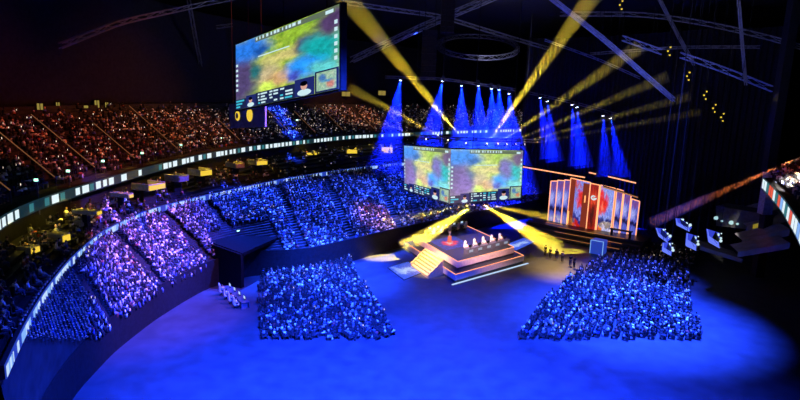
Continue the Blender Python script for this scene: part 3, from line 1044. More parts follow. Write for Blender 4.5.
for (x0, x1, t0, t1, pic, fwd, lab) in PORT:
    # the frames lean away from the picture's centre line with height, so the feet sit slightly left of the tops
    f0, f1 = onz(x0 - 3.2, yb(x0 - 3.2), PZ), onz(x1 - 3.2, yb(x1 - 3.2), PZ)
    a, b = up_to(f0, x0, t0, 0), up_to(f1, x1, t1, 0)
    off = pn * fwd
    P = Panel(a + off, b + off, f1 + off, f0 + off)
    c = P.p(.5, 0)
    rt = thing('portal_screen', lab + ' portal screen of the stage, outlined in orange light', 'LED screen', c, 'portal screens')
    mb = MB(c); mb.slab(P.rect(0, 1, 0, 1, -.06), .35); mb.build('back_frame', M['frame'], rt)
    uv_face('picture', P, M[pic], rt, (.04, .96, 0, 1), 0.0, c, 6)
    for nm, q0, q1 in (('left_light', (0, 0), (0, 1)), ('top_light', (0, 1), (1, 1)), ('right_light', (1, 0), (1, 1))):
        mb = MB(c); mb.bar(P.p(*q0, .05), P.p(*q1, .05), .085, 6); mb.build(nm, M['led_peach'], rt)
    if pic == 'bloom_pic':
        mb = MB(c); mb.slab(P.rect(.02, .26, 0, 1, .08), .12); mb.slab(P.rect(.66, 1, 0, .96, .08), .12); mb.build('dark_column', mat('ember_column', (.03, .01, .01), .5, emit=(.35, .05, .025), strength=.6), rt)
        mb = MB(c); mb.slab(P.rect(-.02, .08, .02, .3, .2), .05); mb.build('lit_script', M['led_orange'], rt)
        mb = MB(c); mb.slab(P.rect(.78, .84, .55, .7, .2), .05); mb.build('lit_script', M['led_orange'], rt)
    if pic == 'ember_pic':
        mb = MB(c)
        k = 14
        for s0, s1 in ((.15, .85),):
            out = [P.p(.5 + .32 * math.cos(t * 2 * math.pi / k), .70 + .055 * math.sin(t * 2 * math.pi / k), .1) for t in range(2, k + 1)]
            inn = [P.p(.5 + .16 * math.cos(t * 2 * math.pi / k), .70 + .027 * math.sin(t * 2 * math.pi / k), .1) for t in range(2, k + 1)]
            n = len(out)
            mb.add(out + inn, [(i, i + 1, n + i + 1, n + i) for i in range(n - 1)])
        mb.slab(P.rect(.45, .85, .685, .705, .1), .03)
        mb.build('white_emblem', M['hud_light'], rt)
# platform and steps of the portal stage
M['plat'] = mat('platform_black', (.03, .028, .035), .4)
c = (pl + pr) / 2; c.z = 0
rt = thing('portal_platform', 'long dark stepped platform under the portal screens', 'platform', c)
PMx = Matrix((px_, -pn, Vector((0, 0, 1)))).transposed()
LW = (pr - pl).length + 5
for k, (d0, z) in enumerate(((3.0, PZ - .02), (4.2, 1.35), (5.4, .68))):
    mb = MB(c)
    mb.box(c + pn * ((d0 - 2.0) / 2) + Vector((0, 0, z / 2)), (LW, d0 + 2.0, z - .004 * k), PMx)
    mb.build('tier', M['plat'], rt)
    mb = MB(c)
    mb.bar(c + pn * (d0 + .02) - px_ * (LW / 2 - 6) + Vector((0, 0, z)), c + pn * (d0 + .02) + px_ * (LW / 2 - 3) + Vector((0, 0, z)), .035)
    mb.build('edge_light', mat('step_glow', (.1, .03, .01), .5, emit=(1, .35, .12), strength=.5), rt)
M['ramp'] = mat('orange_lit_ramp', (.75, .30, .06), .5, emit=(1, .35, .05), strength=.35)  # orange light on the ramp put into its colour and glow
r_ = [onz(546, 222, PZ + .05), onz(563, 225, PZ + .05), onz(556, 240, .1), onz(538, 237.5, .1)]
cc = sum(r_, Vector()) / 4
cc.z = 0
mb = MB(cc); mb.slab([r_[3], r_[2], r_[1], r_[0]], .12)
tag(mb.build('stage_ramp', M['ramp']), 'orange lit ramp sloping down from the left end of the portal stage', 'ramp')
bx = onz(598, 253, 0)
rt = thing('light_cube', 'dark blue cube outlined in blue light before the portal stage', 'cube', bx)
w = 2.0
mb = MB(bx); mb.box(bx + Vector((0, 0, w * .55)), (w, w, w * 1.1), PMx); mb.build('cube_body', M['led_deep'], rt)
for sx in (-1, 1):
    mb = MB(bx); mb.bar(bx + px_ * sx * w / 2 + pn * w / 2, bx + px_ * sx * w / 2 + pn * w / 2 + Vector((0, 0, w * 1.1)), .06); mb.build('edge_light', M['led_blue'], rt)
mb = MB(bx); mb.bar(bx + px_ * w / 2 + pn * w / 2 + Vector((0, 0, w * 1.1)), bx - px_ * w / 2 + pn * w / 2 + Vector((0, 0, w * 1.1)), .06); mb.build('edge_light', M['led_blue'], rt)
# casters' desk on the platform
dk = onz(614, 242, PZ - .02) + pn * 1.2
dk = c + px_ * 6.2 + pn * 1.6 + Vector((0, 0, PZ - .02))
rt = thing('presenter_desk', 'dark presenter desk on the right part of the portal stage platform', 'desk', dk)
mb = MB(dk); mb.box(dk + Vector((0, 0, 1.0)), (3.6, 1.0, .12), PMx); mb.build('desktop', M['black'], rt)
for s in (-1, 1):
    mb = MB(dk); mb.box(dk + px_ * s * 1.5 + Vector((0, 0, .47)), (.2, .8, .94), PMx); mb.build('pedestal', M['black'], rt)
# overhead orange battens
for lab, a, b, d0, d1 in (('long orange light batten above the left portal screens, beside the centre screen', (521, 166.5), (585, 177.5), 96, 92),
                  ('short orange light batten above the wide portal screen', (589, 172.5), (596, 174), 90, 90), ('orange light batten above the right hand portal screens', (608, 176.5), (636, 183), 88, 86),
                  ('faint orange light batten just over the rightmost portal screens', (603, 187), (638, 197.5), 92, 90)):
    pa, pb = ony(*a, d0), ony(*b, d1)
    cc = (pa + pb) / 2
    rt = thing('light_batten', lab, 'light', cc)
    mb = MB(cc); mb.bar(pa, pb, .10); mb.build('tube', M['led_peach'] if 'faint' not in lab else mat('dim_batten', (.05, .02, .01), .5, emit=(1, .4, .1), strength=.4), rt)
    mb = MB(cc); mb.bar(pa + Vector((0, .1, .2)), pb + Vector((0, .1, .2)), .10); mb.build('housing', M['black'], rt)
    for q in (pa, pb):
        mb = MB(cc); mb.bar(q + Vector((0, .1, .2)), (q.x, q.y + .1, 38), .03); mb.build('cable', M['black'], rt)

# black stage curtain, pleated
cpts = [ony(516, 200, 126), ony(560, 200, 122), ony(640, 200, 108), ony(690, 200, 100), ony(740, 200, 96), ony(770, 200, 92)]
cv = resample([(p.x, p.y, 0) for p in cpts], 260)
mb = MB((cv[130][0], cv[130][1], 0))
vs = []
for i, p in enumerate(cv):
    d = .25 * math.sin(i * 1.3)
    vs += [(p[0] - d * .3, p[1] - d, 0.0), (p[0] - d * .3, p[1] - d, 37.0)]
mb.add(vs, [(2 * i, 2 * i + 2, 2 * i + 3, 2 * i + 1) for i in range(len(cv) - 1)])
cur = mb.build('stage_curtain', M['drape'])
sm_ = cur.modifiers.new('thickness', 'SOLIDIFY'); sm_.thickness = .06
tag(cur, 'tall black pleated curtain closing off the arena behind the portal stage', 'curtain')

# ------------------------------------------------------------------ lights with beams in the haze
def haze(name, density):
    m = bpy.data.materials.new(name)
    m.use_nodes = True
    nt = m.node_tree
    for n in list(nt.nodes):
        if n.type != 'OUTPUT_MATERIAL':
            nt.nodes.remove(n)
    v = nt.nodes.new('ShaderNodeVolumeScatter')
    v.inputs['Density'].default_value = density
    v.inputs['Color'].default_value = (1, 1, 1, 1)
    v.inputs['Anisotropy'].default_value = 0.0
    nt.links.new(v.outputs[0], nt.nodes['Material Output'].inputs['Volume'])
    return m
HAZE = haze('stage_haze', 0.03)
HAZE_THIN = haze('thin_haze', 0.02)

def moving_head(label, group, pos, target, color, power, half_deg, length, lens, size=1.0, haze_m=None):
    pos = Vector(pos); d = (Vector(target) - pos).normalized()
    rt = thing('moving_head_light', label, 'stage light', pos, group)
    a = d.orthogonal().normalized()
    s = size
    mb = MB(pos); mb.frustum(pos - d * .45 * s, pos - d * .05 * s, .16 * s, .24 * s, 10); mb.build('head', M['black'], rt)
    mb = MB(pos)
    mb.frustum(pos - d * .05 * s, pos, .22 * s, .22 * s, 12); mb.build('lens', lens, rt)
    mb = MB(pos)
    for k in (-1, 1):
        mb.bar(pos + a * k * .3 * s - d * .25 * s, pos + a * k * .3 * s - d * .8 * s, .04 * s)
    mb.bar(pos + a * .3 * s - d * .8 * s, pos - a * .3 * s - d * .8 * s, .05 * s)
    mb.build('yoke', M['black'], rt)
    mb = MB(pos); mb.box(pos - d * .92 * s, (.5 * s, .5 * s, .22 * s)); mb.build('base', M['black'], rt)
    if length:
        mb = MB(pos)
        p0 = pos + d * .06
        mb.frustum(p0, pos + d * length, .10, .10 + length * math.tan(math.radians(half_deg)), 24)
        mb.build('haze_beam', haze_m or HAZE, rt, kind='stuff')
    l = lamp('beam_lamp', tuple(d * .10), tuple(d * 10), power, color, 2 * half_deg * 1.0, 0.35, .05)
    l.parent = rt
    return rt

SRC = 86
YB = [  # source px, end px, depth of end, half angle, power, haze
    ((466, 143), (338, -12), 66, 2.3, 2.2e5, 'steep beam leaning up to the left'),
    ((487, 143.5), (598, -12), 66, 2.3, 2.0e5, 'steep beam leaning up to the right'),
    ((498, 143.5), (640, 46), 70, 2.2, 0.8e5, 'beam second from the steep one on the right'),
    ((507, 144), (668, 76), 74, 1.8, 0.4e5, 'third beam of the right fan'),
    ((516, 144), (690, 96), 78, 1.5, 0.28e5, 'fourth beam of the right fan'),
    ((525, 144.5), (700, 112), 80, 1.2, 0.2e5, 'lowest long beam of the right fan'),
    ((438, 135), (350, 88), 74, 2.2, 0.6e5, 'broad beam leaning up to the left tier'),
    ((426, 139), (372, 120), 78, 1.2, 0.3e5, 'low thin beam at the left of the rig'),
    ((448, 140), (388, 115), 78, 1.0, 0.3e5, 'thin beam next to the broad left one'),
]
for (a, b, yd, hd, pw, what) in YB:
    p, q = ony(*a, SRC), ony(*b, yd)
    moving_head('yellow light atop the centre screen, ' + what, 'yellow lights over the centre screen', p, q, YEL, pw * 3.9, hd, (q - p).length, M['lens_yellow'], .6)
DN = [((474, 205), (404, 250), 82, 7.5, 1.5e5, 'wide beam falling left onto the stage'), ((470, 204.5), (372, 226), 88, 3.5, 0.5e5, 'flat beam to the far left'),
      ((484, 205), (558, 250), 88, 7.0, 1.4e5, 'wide beam falling right onto the floor'), ((488, 204.5), (572, 222), 92, 3.5, 0.5e5, 'flat beam to the far right')]
for (a, b, yd, hd, pw, what) in DN:
    p, q = ony(*a, SRC), ony(*b, yd)
    moving_head('yellow light under the centre screen, ' + what, 'yellow lights under the centre screen', p, q, YEL, pw * 3.9, hd, (q - p).length, M['lens_yellow'], .6)
BL = [(400.5, 80.5, -12, 0), (442.5, 81.5, -14, 0), (461.5, 86, 0, 0), (478.5, 86, 2, 0), (491.5, 89, 2, 0), (499, 90, 3, 0), (509, 94, 6, 0), (540, 98, 10, 1), (547.5, 101.5, 9, 1), (572, 105, 6, 1), (577, 107.5, 9, 1), (603, 116, 3, 1), (610.5, 118.5, 14, 1)]
p, q = ony(812, 152, 58), ony(640, 228, 82)
moving_head('orange moving light high at the right edge sending a thin beam down left', 'orange lights', p, q, (1, .22, .05), 2.4e5, 1.8, (q - p).length * .9, M['led_orange'], 1.0, HAZE)
names = ['first', 'second', 'third', 'fourth', 'fifth', 'sixth', 'seventh', 'eighth', 'ninth', 'tenth', 'eleventh', 'twelfth', 'last']
for i, (x, y, dx, far) in enumerate(BL):
    p, q = ony(x, y, 112), ony(x + dx, y + 70, 110)
    moving_head('blue light on the high rig with a soft cone, %s from the left' % names[i], 'blue lights on the high rig', p, q, (0.001, 0.008, 1.0), 0.5e6 if not far else 0.22e6,
                13 if not far else 9, 20.0 if not far else 12.0, M['lens_white'], 1.1, HAZE_THIN)
# ------------------------------------------------------------------ roof steel
def truss(name_label, pts, w=1.0, h=1.2, r=.07, seg=2.2, m=None, group='roof trusses'):
    w, h, r = w * .6, h * .6, r * .85
    """a lattice girder with four chords following a line of points"""
    P = [Vector(p) for p in pts]
    tot = sum((b - a).length for a, b in zip(P[:-1], P[1:]))
    n = max(3, int(tot / seg))
    Q = [Vector(p) for p in resample(P, n + 1)]
    c = Q[n // 2]
    mb = MB(c)
    ch = [[], [], [], []]
    for i, q in enumerate(Q):
        d = (Q[min(i + 1, n)] - Q[max(i - 1, 0)]).normalized()
        s = d.cross(Vector((0, 0, 1))).normalized() * w / 2
        u = Vector((0, 0, h / 2))
        for k, o in enumerate((s + u, -s + u, -s - u, s - u)):
            ch[k].append(q + o)
    for k in range(4):
        mb.path(ch[k], r, 5)
    for i in range(n):
        for k in range(4):
            a, b = (i, i + 1) if (i + k) % 2 else (i + 1, i)
            mb.bar(ch[k][a], ch[(k + 1) % 4][b], r * .6, 4)
    o = mb.build('roof_truss', m or M['steel'])
    return tag(o, name_label, 'truss', group)
M['truss_blue_lit'] = mat('truss_blue_lit', (0.16, 0.2, 0.5), 0.5, 0.2)  # blue light on these trusses put into the steel colour
T = [
    ('thin roof truss running down between the corner and the big left screen', [(187, -10, 92), (194, 30, 100), (206, 92, 118)], .8, 1.0),
    ('curved roof truss crossing the top left corner', [(60, 46, 70), (120, 22, 80), (190, 7, 92), (262, -8, 100)], .8, 1.0),
    ('second curved roof truss below the one in the top left corner', [(110, 40, 100), (175, 33, 108), (232, 25, 116)], .8, 1.0),
    ('third curved roof truss left of the big hanging screen', [(110, 64, 118), (170, 58, 126), (234, 50, 132)], .8, 1.0),
    ('lowest roof truss left of the big hanging screen', [(108, 90, 132), (170, 86, 136), (234, 80, 140)], .8, 1.0),
    ('broad roof truss rising right from behind the big screen to the top edge', [(352, 60, 118), (420, 28, 108), (505, -8, 98)], 1.8, 1.6),
    ('thin roof truss slanting down left of the hanging dark speaker', [(342, 2, 96), (395, 10, 104), (440, 16, 112), (505, 36, 118), (560, 52, 126)], .8, 1.0),
    ('pale straight truss falling steeply to the right of the steep yellow beam', [(538, -12, 70), (600, 36, 72), (674, 100, 76)], .7, .7),
    ('long curved truss across the upper right', [(560, 14, 96), (640, 14, 92), (700, 22, 86), (772, 38, 80), (830, 56, 76)], .8, 1.0),
    ('blue lit truss in the upper right with wide lattice', [(622, 38, 86), (662, 52, 84)], 1.0, 1.2),
    ('long blue lit truss falling to the right edge', [(680, 55, 82), (720, 68, 80), (772, 89, 78)], 1.0, 1.2),
    ('thin truss dropping from the top edge through the upper right', [(656, -8, 84), (676, 32, 86), (694, 64, 88)], .5, .6),
    ('near vertical thin truss at the upper right', [(738, -8, 70), (742, 40, 72), (746, 84, 74)], .4, .5),
    ('level roof truss behind the blue truss in the upper right', [(590, 54, 104), (680, 47, 98), (760, 47, 92)], .5, .6),
    ('thin roof truss between the steep beam and the pale truss', [(545, 40, 120), (600, 60, 112), (640, 78, 108)], .5, .6),
    ('front lighting truss over the centre screen', [(420, 136.5, 91), (470, 139.5, 91), (542, 141, 91)], .8, .7),
    ('high lighting truss carrying the left group of blue lights', [(385, 77, 113), (446, 79, 113), (516, 90, 113)], .8, .7),
    ('high lighting truss carrying the right group of blue lights', [(530, 93, 113), (580, 104, 113), (622, 116, 113)], .8, .7),
]
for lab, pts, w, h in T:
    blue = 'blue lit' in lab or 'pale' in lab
    truss(lab, [ony(*p) for p in pts], w, h, .09 if w < 1.5 else .12, 2.4, M['truss_blue_lit'] if blue else (M['dark_steel'] if 'lighting' in lab else M['steel']))
ring = [ony(478 + 40 * math.cos(t), 47 + 11 * math.sin(t) + 2 * math.cos(t), 112 - 14 * math.sin(t)) for t in [k * 2 * math.pi / 24 for k in range(25)]]
truss('oval ring truss under the roof above the blue lights', ring, .9, 1.2, .09, 2.0, M['steel'])
# dark speaker columns
def line_array(label, px, y0, y1, yd, w, m):
    top, bot = ony(px, y0, yd), ony(px, y1, yd)
    n = max(4, int((top.z - bot.z) / .75))
    c = (top + bot) / 2
    rt = thing('line_array_speaker', label, 'speaker', bot, 'hanging speaker columns')
    hgt = (top.z - bot.z) / n
    for k in range(n):
        mb = MB(bot)
        z = bot.z + hgt * (k + .5)
        bend = .02 * (n - k) ** 1.5
        mb.box((bot.x, bot.y + bend, z), (w, .9, hgt * .92), Matrix.Rotation(-.03 * (n - k), 3, 'X'))
        mb.build('speaker_cabinet', m, rt)
    mb = MB(bot)
    for s in (-1, 1):
        mb.bar((bot.x + s * w * .35, bot.y, top.z), (bot.x + s * w * .35, bot.y, 41.5), .04)
    mb.build('cable', M['black'], rt)
M['speaker'] = mat('speaker_black', (.02, .015, .015), .7)
line_array('long dark hanging speaker column left of the ring truss', 428, 30, 78, 82, 2.1, M['speaker'])
line_array('dark hanging speaker column at the top edge, right of the longer one', 447, -8, 33, 84, 1.9, M['speaker'])
# amber lamp clusters hanging at the upper right
for i, (x, y, yd, w) in enumerate(((620, 5, 84, 'at the top edge'), (668, 51, 84, 'over the blue truss'), (687, 76, 86, 'dim, under the blue truss'), (704, 95, 86, 'topmost of three in a falling line'), (713, 108, 88, 'middle of three in a falling line'), (721, 117, 88, 'lowest of three in a falling line'))):
    p = ony(x, y, yd)
    rt = thing('lamp_cluster', 'hanging amber lamp cluster in the upper right, ' + w, 'lamp', p, 'amber lamp clusters')
    mb = MB(p); mb.bar(p + Vector((0, 0, .9)), p - Vector((0, 0, .9)), .06); mb.box(p + Vector((0, 0, .95)), (.7, .3, .2)); mb.build('bracket', M['black'], rt)
    for k in range(3):
        q = p + Vector((.16 * (-1) ** k, -.12, .55 - .55 * k))
        mb = MB(p); mb.frustum(q, q + Vector((.05, -.18, -.05)), .07, .13, 8); mb.build('lamp_head', M['glow_yellow'], rt)
    mb = MB(p); mb.bar(p + Vector((0, 0, 1)), (p.x, p.y, 41.6), .03); mb.build('cable', M['black'], rt)

# ------------------------------------------------------------------ club boxes between the ribbons
M['parapet'] = mat('club_parapet', (.30, .27, .22), .7)
def club_box(label, x, y, wpx, hpx, lit):
    p = onz(x, y, 12.7 if 95 < x < 270 else 11.6)
    k = p.y / FPX
    w, h = wpx * k, hpx * k
    v = Vector((10 - p.x, 84 - p.y, 0)).normalized() if p.y < 120 else Vector((.4, -.9, 0)).normalized()
    v = (v + Vector((-p.x, -p.y, 0)).normalized()).normalized()
    s = Vector((-v.y, v.x, 0))
    R = Matrix((s, v, Vector((0, 0, 1)))).transposed()
    rt = thing('club_box', label, 'box seats', p, 'lit club boxes')
    mb = MB(p); mb.box(p, (w, .2, h * .6), R); mb.build('front_panel', M['glow_yellow'] if lit else M['parapet'], rt)  # lit parapets: their yellow light put into a glowing front
    for q in (-1, 1):
        mb = MB(p); mb.box(p + s * q * w / 2 - v * 1.2 + Vector((0, 0, h * .1)), (.18, 2.4, h * .8), R); mb.build('side_wall', M['parapet'], rt)
    mb = MB(p); mb.box(p - v * 1.3 - Vector((0, 0, h * .28)), (w, 2.4, .12), R); mb.build('floor_slab', M['parapet'], rt)
    mb = MB(p); mb.box(p - v * .25 + Vector((0, 0, h * .33)), (w, .5, .06), R); mb.build('counter', M['parapet'], rt)
    mb = MB(p); mb.box(p - v * 1.3 - Vector((0, 0, h * .3 + 1.2)), (w * .8, .5, 2.3), R); mb.build('support', M['black'], rt)
    l = lamp('box_lamp', (0, 0, 0), (0, 0, -1), 330 * (p.y / 60) ** 1, YEL, 130, .5, .1)
    l.parent = rt
    l.location = -v * 1.0 + Vector((0, 0, 2.3))
    l.rotation_euler = (v * -.6 - Vector((0, 0, 1))).to_track_quat('-Z', 'Y').to_euler()
BOX = [(35, 250, 11, 9, 1, 'leftmost, large and nearest'), (66, 238, 10, 10, 1, 'second from the left, large'), (84, 224, 5, 6, 0, 'narrow unlit, beside the second from the left'), (99, 213, 6, 5, 1, 'small, third of the left group'),
       (131, 196, 5, 5, 1, 'small, left of the widest one'), (157, 187, 22, 8, 1, 'widest of them all'), (184, 179, 12, 8, 0, 'unlit grey, right of the widest'), (206, 173, 14, 8, 1, 'bright, under the gap between the screens'), (240, 166, 10, 6, 0, 'unlit, below the blue streak'),
       (262, 163, 12, 6, 1, 'below the blue streak on the tier'), (311, 155, 12, 7, 1, 'middle one of the far group'), (352, 152, 10, 7, 1, 'second to last of the far group'), (387, 150, 11, 9, 1, 'bright, just left of the centre screen')]
for x, y, w, h, lit, where in BOX:
    club_box(('yellow lit' if lit else 'grey') + ' box of seats between the ribbon boards, ' + where, x, y, w, h, lit)
# lit suite windows at the back of the upper tier
for i, (x, y, w, where) in enumerate(((40, 107, 5, 'leftmost'), (58, 106, 3, 'second from left'), (82, 109, 11, 'widest'), (97, 104, 4, 'tall narrow'), (107, 106, 3, 'rightmost of the left group'), (296, 96, 6, 'over the blue streak, reddish'), (346, 94, 8, 'left of the blue cones'), (382, 93, 7, 'rightmost, near the blue cones'))):
    t_ = None
    best = min(range(len(B)), key=lambda k: abs(visible(*B[k])[0] - x) if visible(*B[k]) else 1e9)
    b = B[best]
    yy = b[1] - 1.2
    p = ony(x, y, yy)
    rt = thing('suite_window', 'small lit suite window high behind the upper tier, ' + where, 'window', p, 'lit suite windows')
    k = yy / FPX
    hh = 7 * k * (.6 if i > 4 else 1)
    v = Vector((-p.x, -p.y, 0)).normalized(); s = Vector((-v.y, v.x, 0)); R = Matrix((s, v, Vector((0, 0, 1)))).transposed()
    mb = MB(p); mb.box(p, (w * k + .3, .3, hh + .3), R); mb.build('window_frame', M['black'], rt)
    mb = MB(p); mb.box(p + v * .17, (w * k, .05, hh), R); mb.build('pane', mat('suite_glow', (.02, .02, .02), .4, emit=(1, .75, .15) if 'reddish' not in where else (1, .2, .05), strength=.28 if 'reddish' not in where else .8), rt)
    mb = MB(p); mb.bar(p + v * .2 - Vector((0, 0, hh / 2)), p + v * .2 + Vector((0, 0, hh / 2)), .05); mb.build('mullion', M['black'], rt)
# handrails with warm light along the aisles of the upper tier
for i, t in enumerate(UP_AISLES):
    a, b = Vector(at(U0, t)), Vector(at(B, t))
    e = a.lerp(b, (.78, .6, .72, .55, .8, .5)[i % 6])
    rt = thing('aisle_handrail', 'warm lit handrail climbing an aisle of the upper tier, %s from the left' % names[i], 'handrail', a, 'upper tier handrails')
    u = Vector((0, 0, .95))
    mb = MB(a); mb.bar(a.lerp(b, .04) + u, e + u, .05); mb.build('rail', mat('rail_glow', (.2, .1, .05), .5, emit=(1, .42, .16), strength=.14), rt)
    for k in range(6):
        q = a.lerp(e, .05 + .94 * k / 5)
        mb = MB(a); mb.bar(q - Vector((0, 0, .3)), q + u, .04); mb.build('post', M['dark_steel'], rt)
# exit lights at the mouths of the upper tier
for i, (x, y) in enumerate(((68, 171), (103, 161), (142, 153), (181, 145), (36, 180), (221, 138), (297, 120))):
    z = 16.0 if i < 6 else 19.5
    p = onz(x, y, z) if i < 7 else ony(136, 75, 104)
    d = MB(p); d.box(p, (.26, .15, .2))
    tag(d.build('exit_lamp', M['exit']), 'tiny pale green exit light on the upper tier, %s from the left' % ('second', 'third', 'fourth', 'fifth', 'first', 'sixth', 'seventh', 'highest')[i], 'lamp', 'exit lights')
    if True:
        s_ = MB(p); s_.bar(p + Vector((0, .1, 0)), p + Vector((0, .1, -3.0 if i < 7 else 4)), .05)
        pole = s_.build('lamp_post', M['dark_steel'], bpy.data.objects[COL.objects[-1].name])

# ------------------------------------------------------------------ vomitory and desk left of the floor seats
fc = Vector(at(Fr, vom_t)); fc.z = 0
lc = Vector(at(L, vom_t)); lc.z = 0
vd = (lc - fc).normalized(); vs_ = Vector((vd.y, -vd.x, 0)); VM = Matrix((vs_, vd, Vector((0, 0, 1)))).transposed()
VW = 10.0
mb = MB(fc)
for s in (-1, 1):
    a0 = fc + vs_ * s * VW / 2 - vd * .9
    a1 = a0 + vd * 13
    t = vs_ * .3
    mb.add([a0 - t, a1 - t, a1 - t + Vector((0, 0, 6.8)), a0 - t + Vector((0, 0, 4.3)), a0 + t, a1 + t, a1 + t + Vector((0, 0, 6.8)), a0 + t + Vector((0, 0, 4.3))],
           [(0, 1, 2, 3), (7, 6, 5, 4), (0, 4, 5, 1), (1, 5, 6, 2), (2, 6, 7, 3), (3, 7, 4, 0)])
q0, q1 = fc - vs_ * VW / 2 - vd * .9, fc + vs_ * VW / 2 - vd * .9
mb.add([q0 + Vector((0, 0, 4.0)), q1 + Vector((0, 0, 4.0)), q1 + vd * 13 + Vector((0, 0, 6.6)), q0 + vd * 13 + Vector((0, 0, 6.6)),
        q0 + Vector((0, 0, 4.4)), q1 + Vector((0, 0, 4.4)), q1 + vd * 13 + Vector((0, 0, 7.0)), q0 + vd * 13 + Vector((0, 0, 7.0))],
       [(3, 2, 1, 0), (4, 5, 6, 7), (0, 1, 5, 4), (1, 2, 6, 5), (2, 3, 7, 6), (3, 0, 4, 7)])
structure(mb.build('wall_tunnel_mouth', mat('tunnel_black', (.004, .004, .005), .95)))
p = ony(246, 240.5, 70)
lampp = fc + vd * 3 + Vector((0, 0, 5.6))
mb = MB(lampp); mb.box(lampp, (.4, .15, .3), VM); mb.bar(lampp, lampp - Vector((0, 0, .7)), .04)
tag(mb.build('exit_lamp', M['exit']), 'single green exit light on the dark tunnel mouth in the lower bowl', 'lamp')
# production desk
pd = onz(236, 300, 0)
v = (Vector((11, 83, 0)) - pd).normalized(); s = Vector((v.y, -v.x, 0)); R = Matrix((s, v, Vector((0, 0, 1)))).transposed()
yawd = math.atan2(v.y, v.x) - math.pi / 2
rt = thing('production_desk', 'long dark production desk on the floor left of the blue seat block', 'desk', pd)
mb = MB(pd); mb.box(pd + Vector((0, 0, .74)), (6.4, .9, .06), R); mb.build('desktop', M['desk'], rt)
mb = MB(pd); mb.box(pd + v * .4 + Vector((0, 0, .37)), (6.4, .05, .7), R); mb.build('front_panel', M['desk'], rt)
for k in (-1, 0, 1):
    mb = MB(pd); mb.box(pd + s * k * 3.0 - v * .1 + Vector((0, 0, .36)), (.06, .7, .72), R); mb.build('leg', M['desk'], rt)
for k in range(4):
    p = pd + s * (-2.4 + 1.6 * k) + v * .15 + Vector((0, 0, .775))
    monitor(p, yawd, 'monitor on the dark production desk left of the floor seats', 'production monitors')
    q = pd + s * (-2.4 + 1.6 * k) - v * .85
    ch = gaming_chair(q, yawd, 'white chair at the production desk left of the floor seats', 'production chairs')
    player(q + Vector((0, 0, .03)), yawd, 'operator in a white shirt seated at the production desk', 'production crew')

# ------------------------------------------------------------------ crew before the portal stage
def standing():
    J = [(0, 0, .95), (0, 0, 1.15), (0, 0, 1.38), (0, .0, 1.50), (0, .01, 1.56), (0, .03, 1.64), (0, .03, 1.72)]
    E = [(0, 1), (1, 2), (2, 3), (3, 4), (4, 5), (5, 6)]
    Rr = [(.15, .11), (.13, .10), (.17, .11), (.08, .07), .05, (.085, .095), (.07, .08)]
    for sg in (-1, 1):
        n = len(J); J += [(sg * .19, 0, 1.43), (sg * .24, .0, 1.15), (sg * .23, .10, .92), (sg * .22, .13, .84)]
        E += [(2, n), (n, n + 1), (n + 1, n + 2), (n + 2, n + 3)]; Rr += [.055, .045, .035, .035]
        n = len(J); J += [(sg * .09, 0, .88), (sg * .11, .02, .50), (sg * .12, -.01, .08), (sg * .13, .14, .04)]
        E += [(0, n), (n, n + 1), (n + 1, n + 2), (n + 2, n + 3)]; Rr += [.085, .062, .045, .035]
    body = skin_mesh('person', J, E, Rr, M['body'])
    sh = skin_mesh('shirt', [J[0], J[1], J[2], (0, 0, 1.485), J[7], J[8], J[15], J[16]], [(0, 1), (1, 2), (2, 3), (2, 4), (4, 5), (2, 6), (6, 7)], [(.165, .125), (.15, .115), (.19, .125), (.09, .08), .07, .06, .07, .06], M['shirt'])
    tr = skin_mesh('trousers', [J[0], J[11], J[12], J[13], J[19], J[20], J[21]], [(0, 1), (1, 2), (2, 3), (0, 4), (4, 5), (5, 6)], [(.155, .12), .10, .078, .06, .10, .078, .06], M['trousers'])
    hm = MB(); hm.ball((0, .018, 1.69), (.098, .105, .10), 8, 6)
    h = hm.build('hair', M['hair'], None, True); me = h.data; bpy.data.objects.remove(h)
    return body, sh, tr, me
STD = standing()
WHO = ('leftmost of the row', 'second from the left', 'third from the left', 'third from the right', 'second from the right', 'rightmost of the row')
for i, (x, y) in enumerate(((545, 256), (550, 258.5), (556, 260), (562, 262), (570, 266), (574, 268))):
    p = onz(x, y, 0)
    o = bpy.data.objects.new('person', STD[0]); COL.objects.link(o)
    o.location = p; o.rotation_euler = (0, 0, yawd + .3 * i)
    tag(o, 'person standing on the floor before the portal stage, ' + WHO[i], 'person', 'crew before the portal stage')
    for nm, me in (('shirt', STD[1]), ('trousers', STD[2]), ('hair', STD[3])):
        q = bpy.data.objects.new(nm, me); COL.objects.link(q); q.parent = o
bc = onz(558, 266, 0)
lamp('crew_light', bc + Vector((3, 6, 12)), bc, 2.4e4, (1, .62, .2), 50, 1.0)

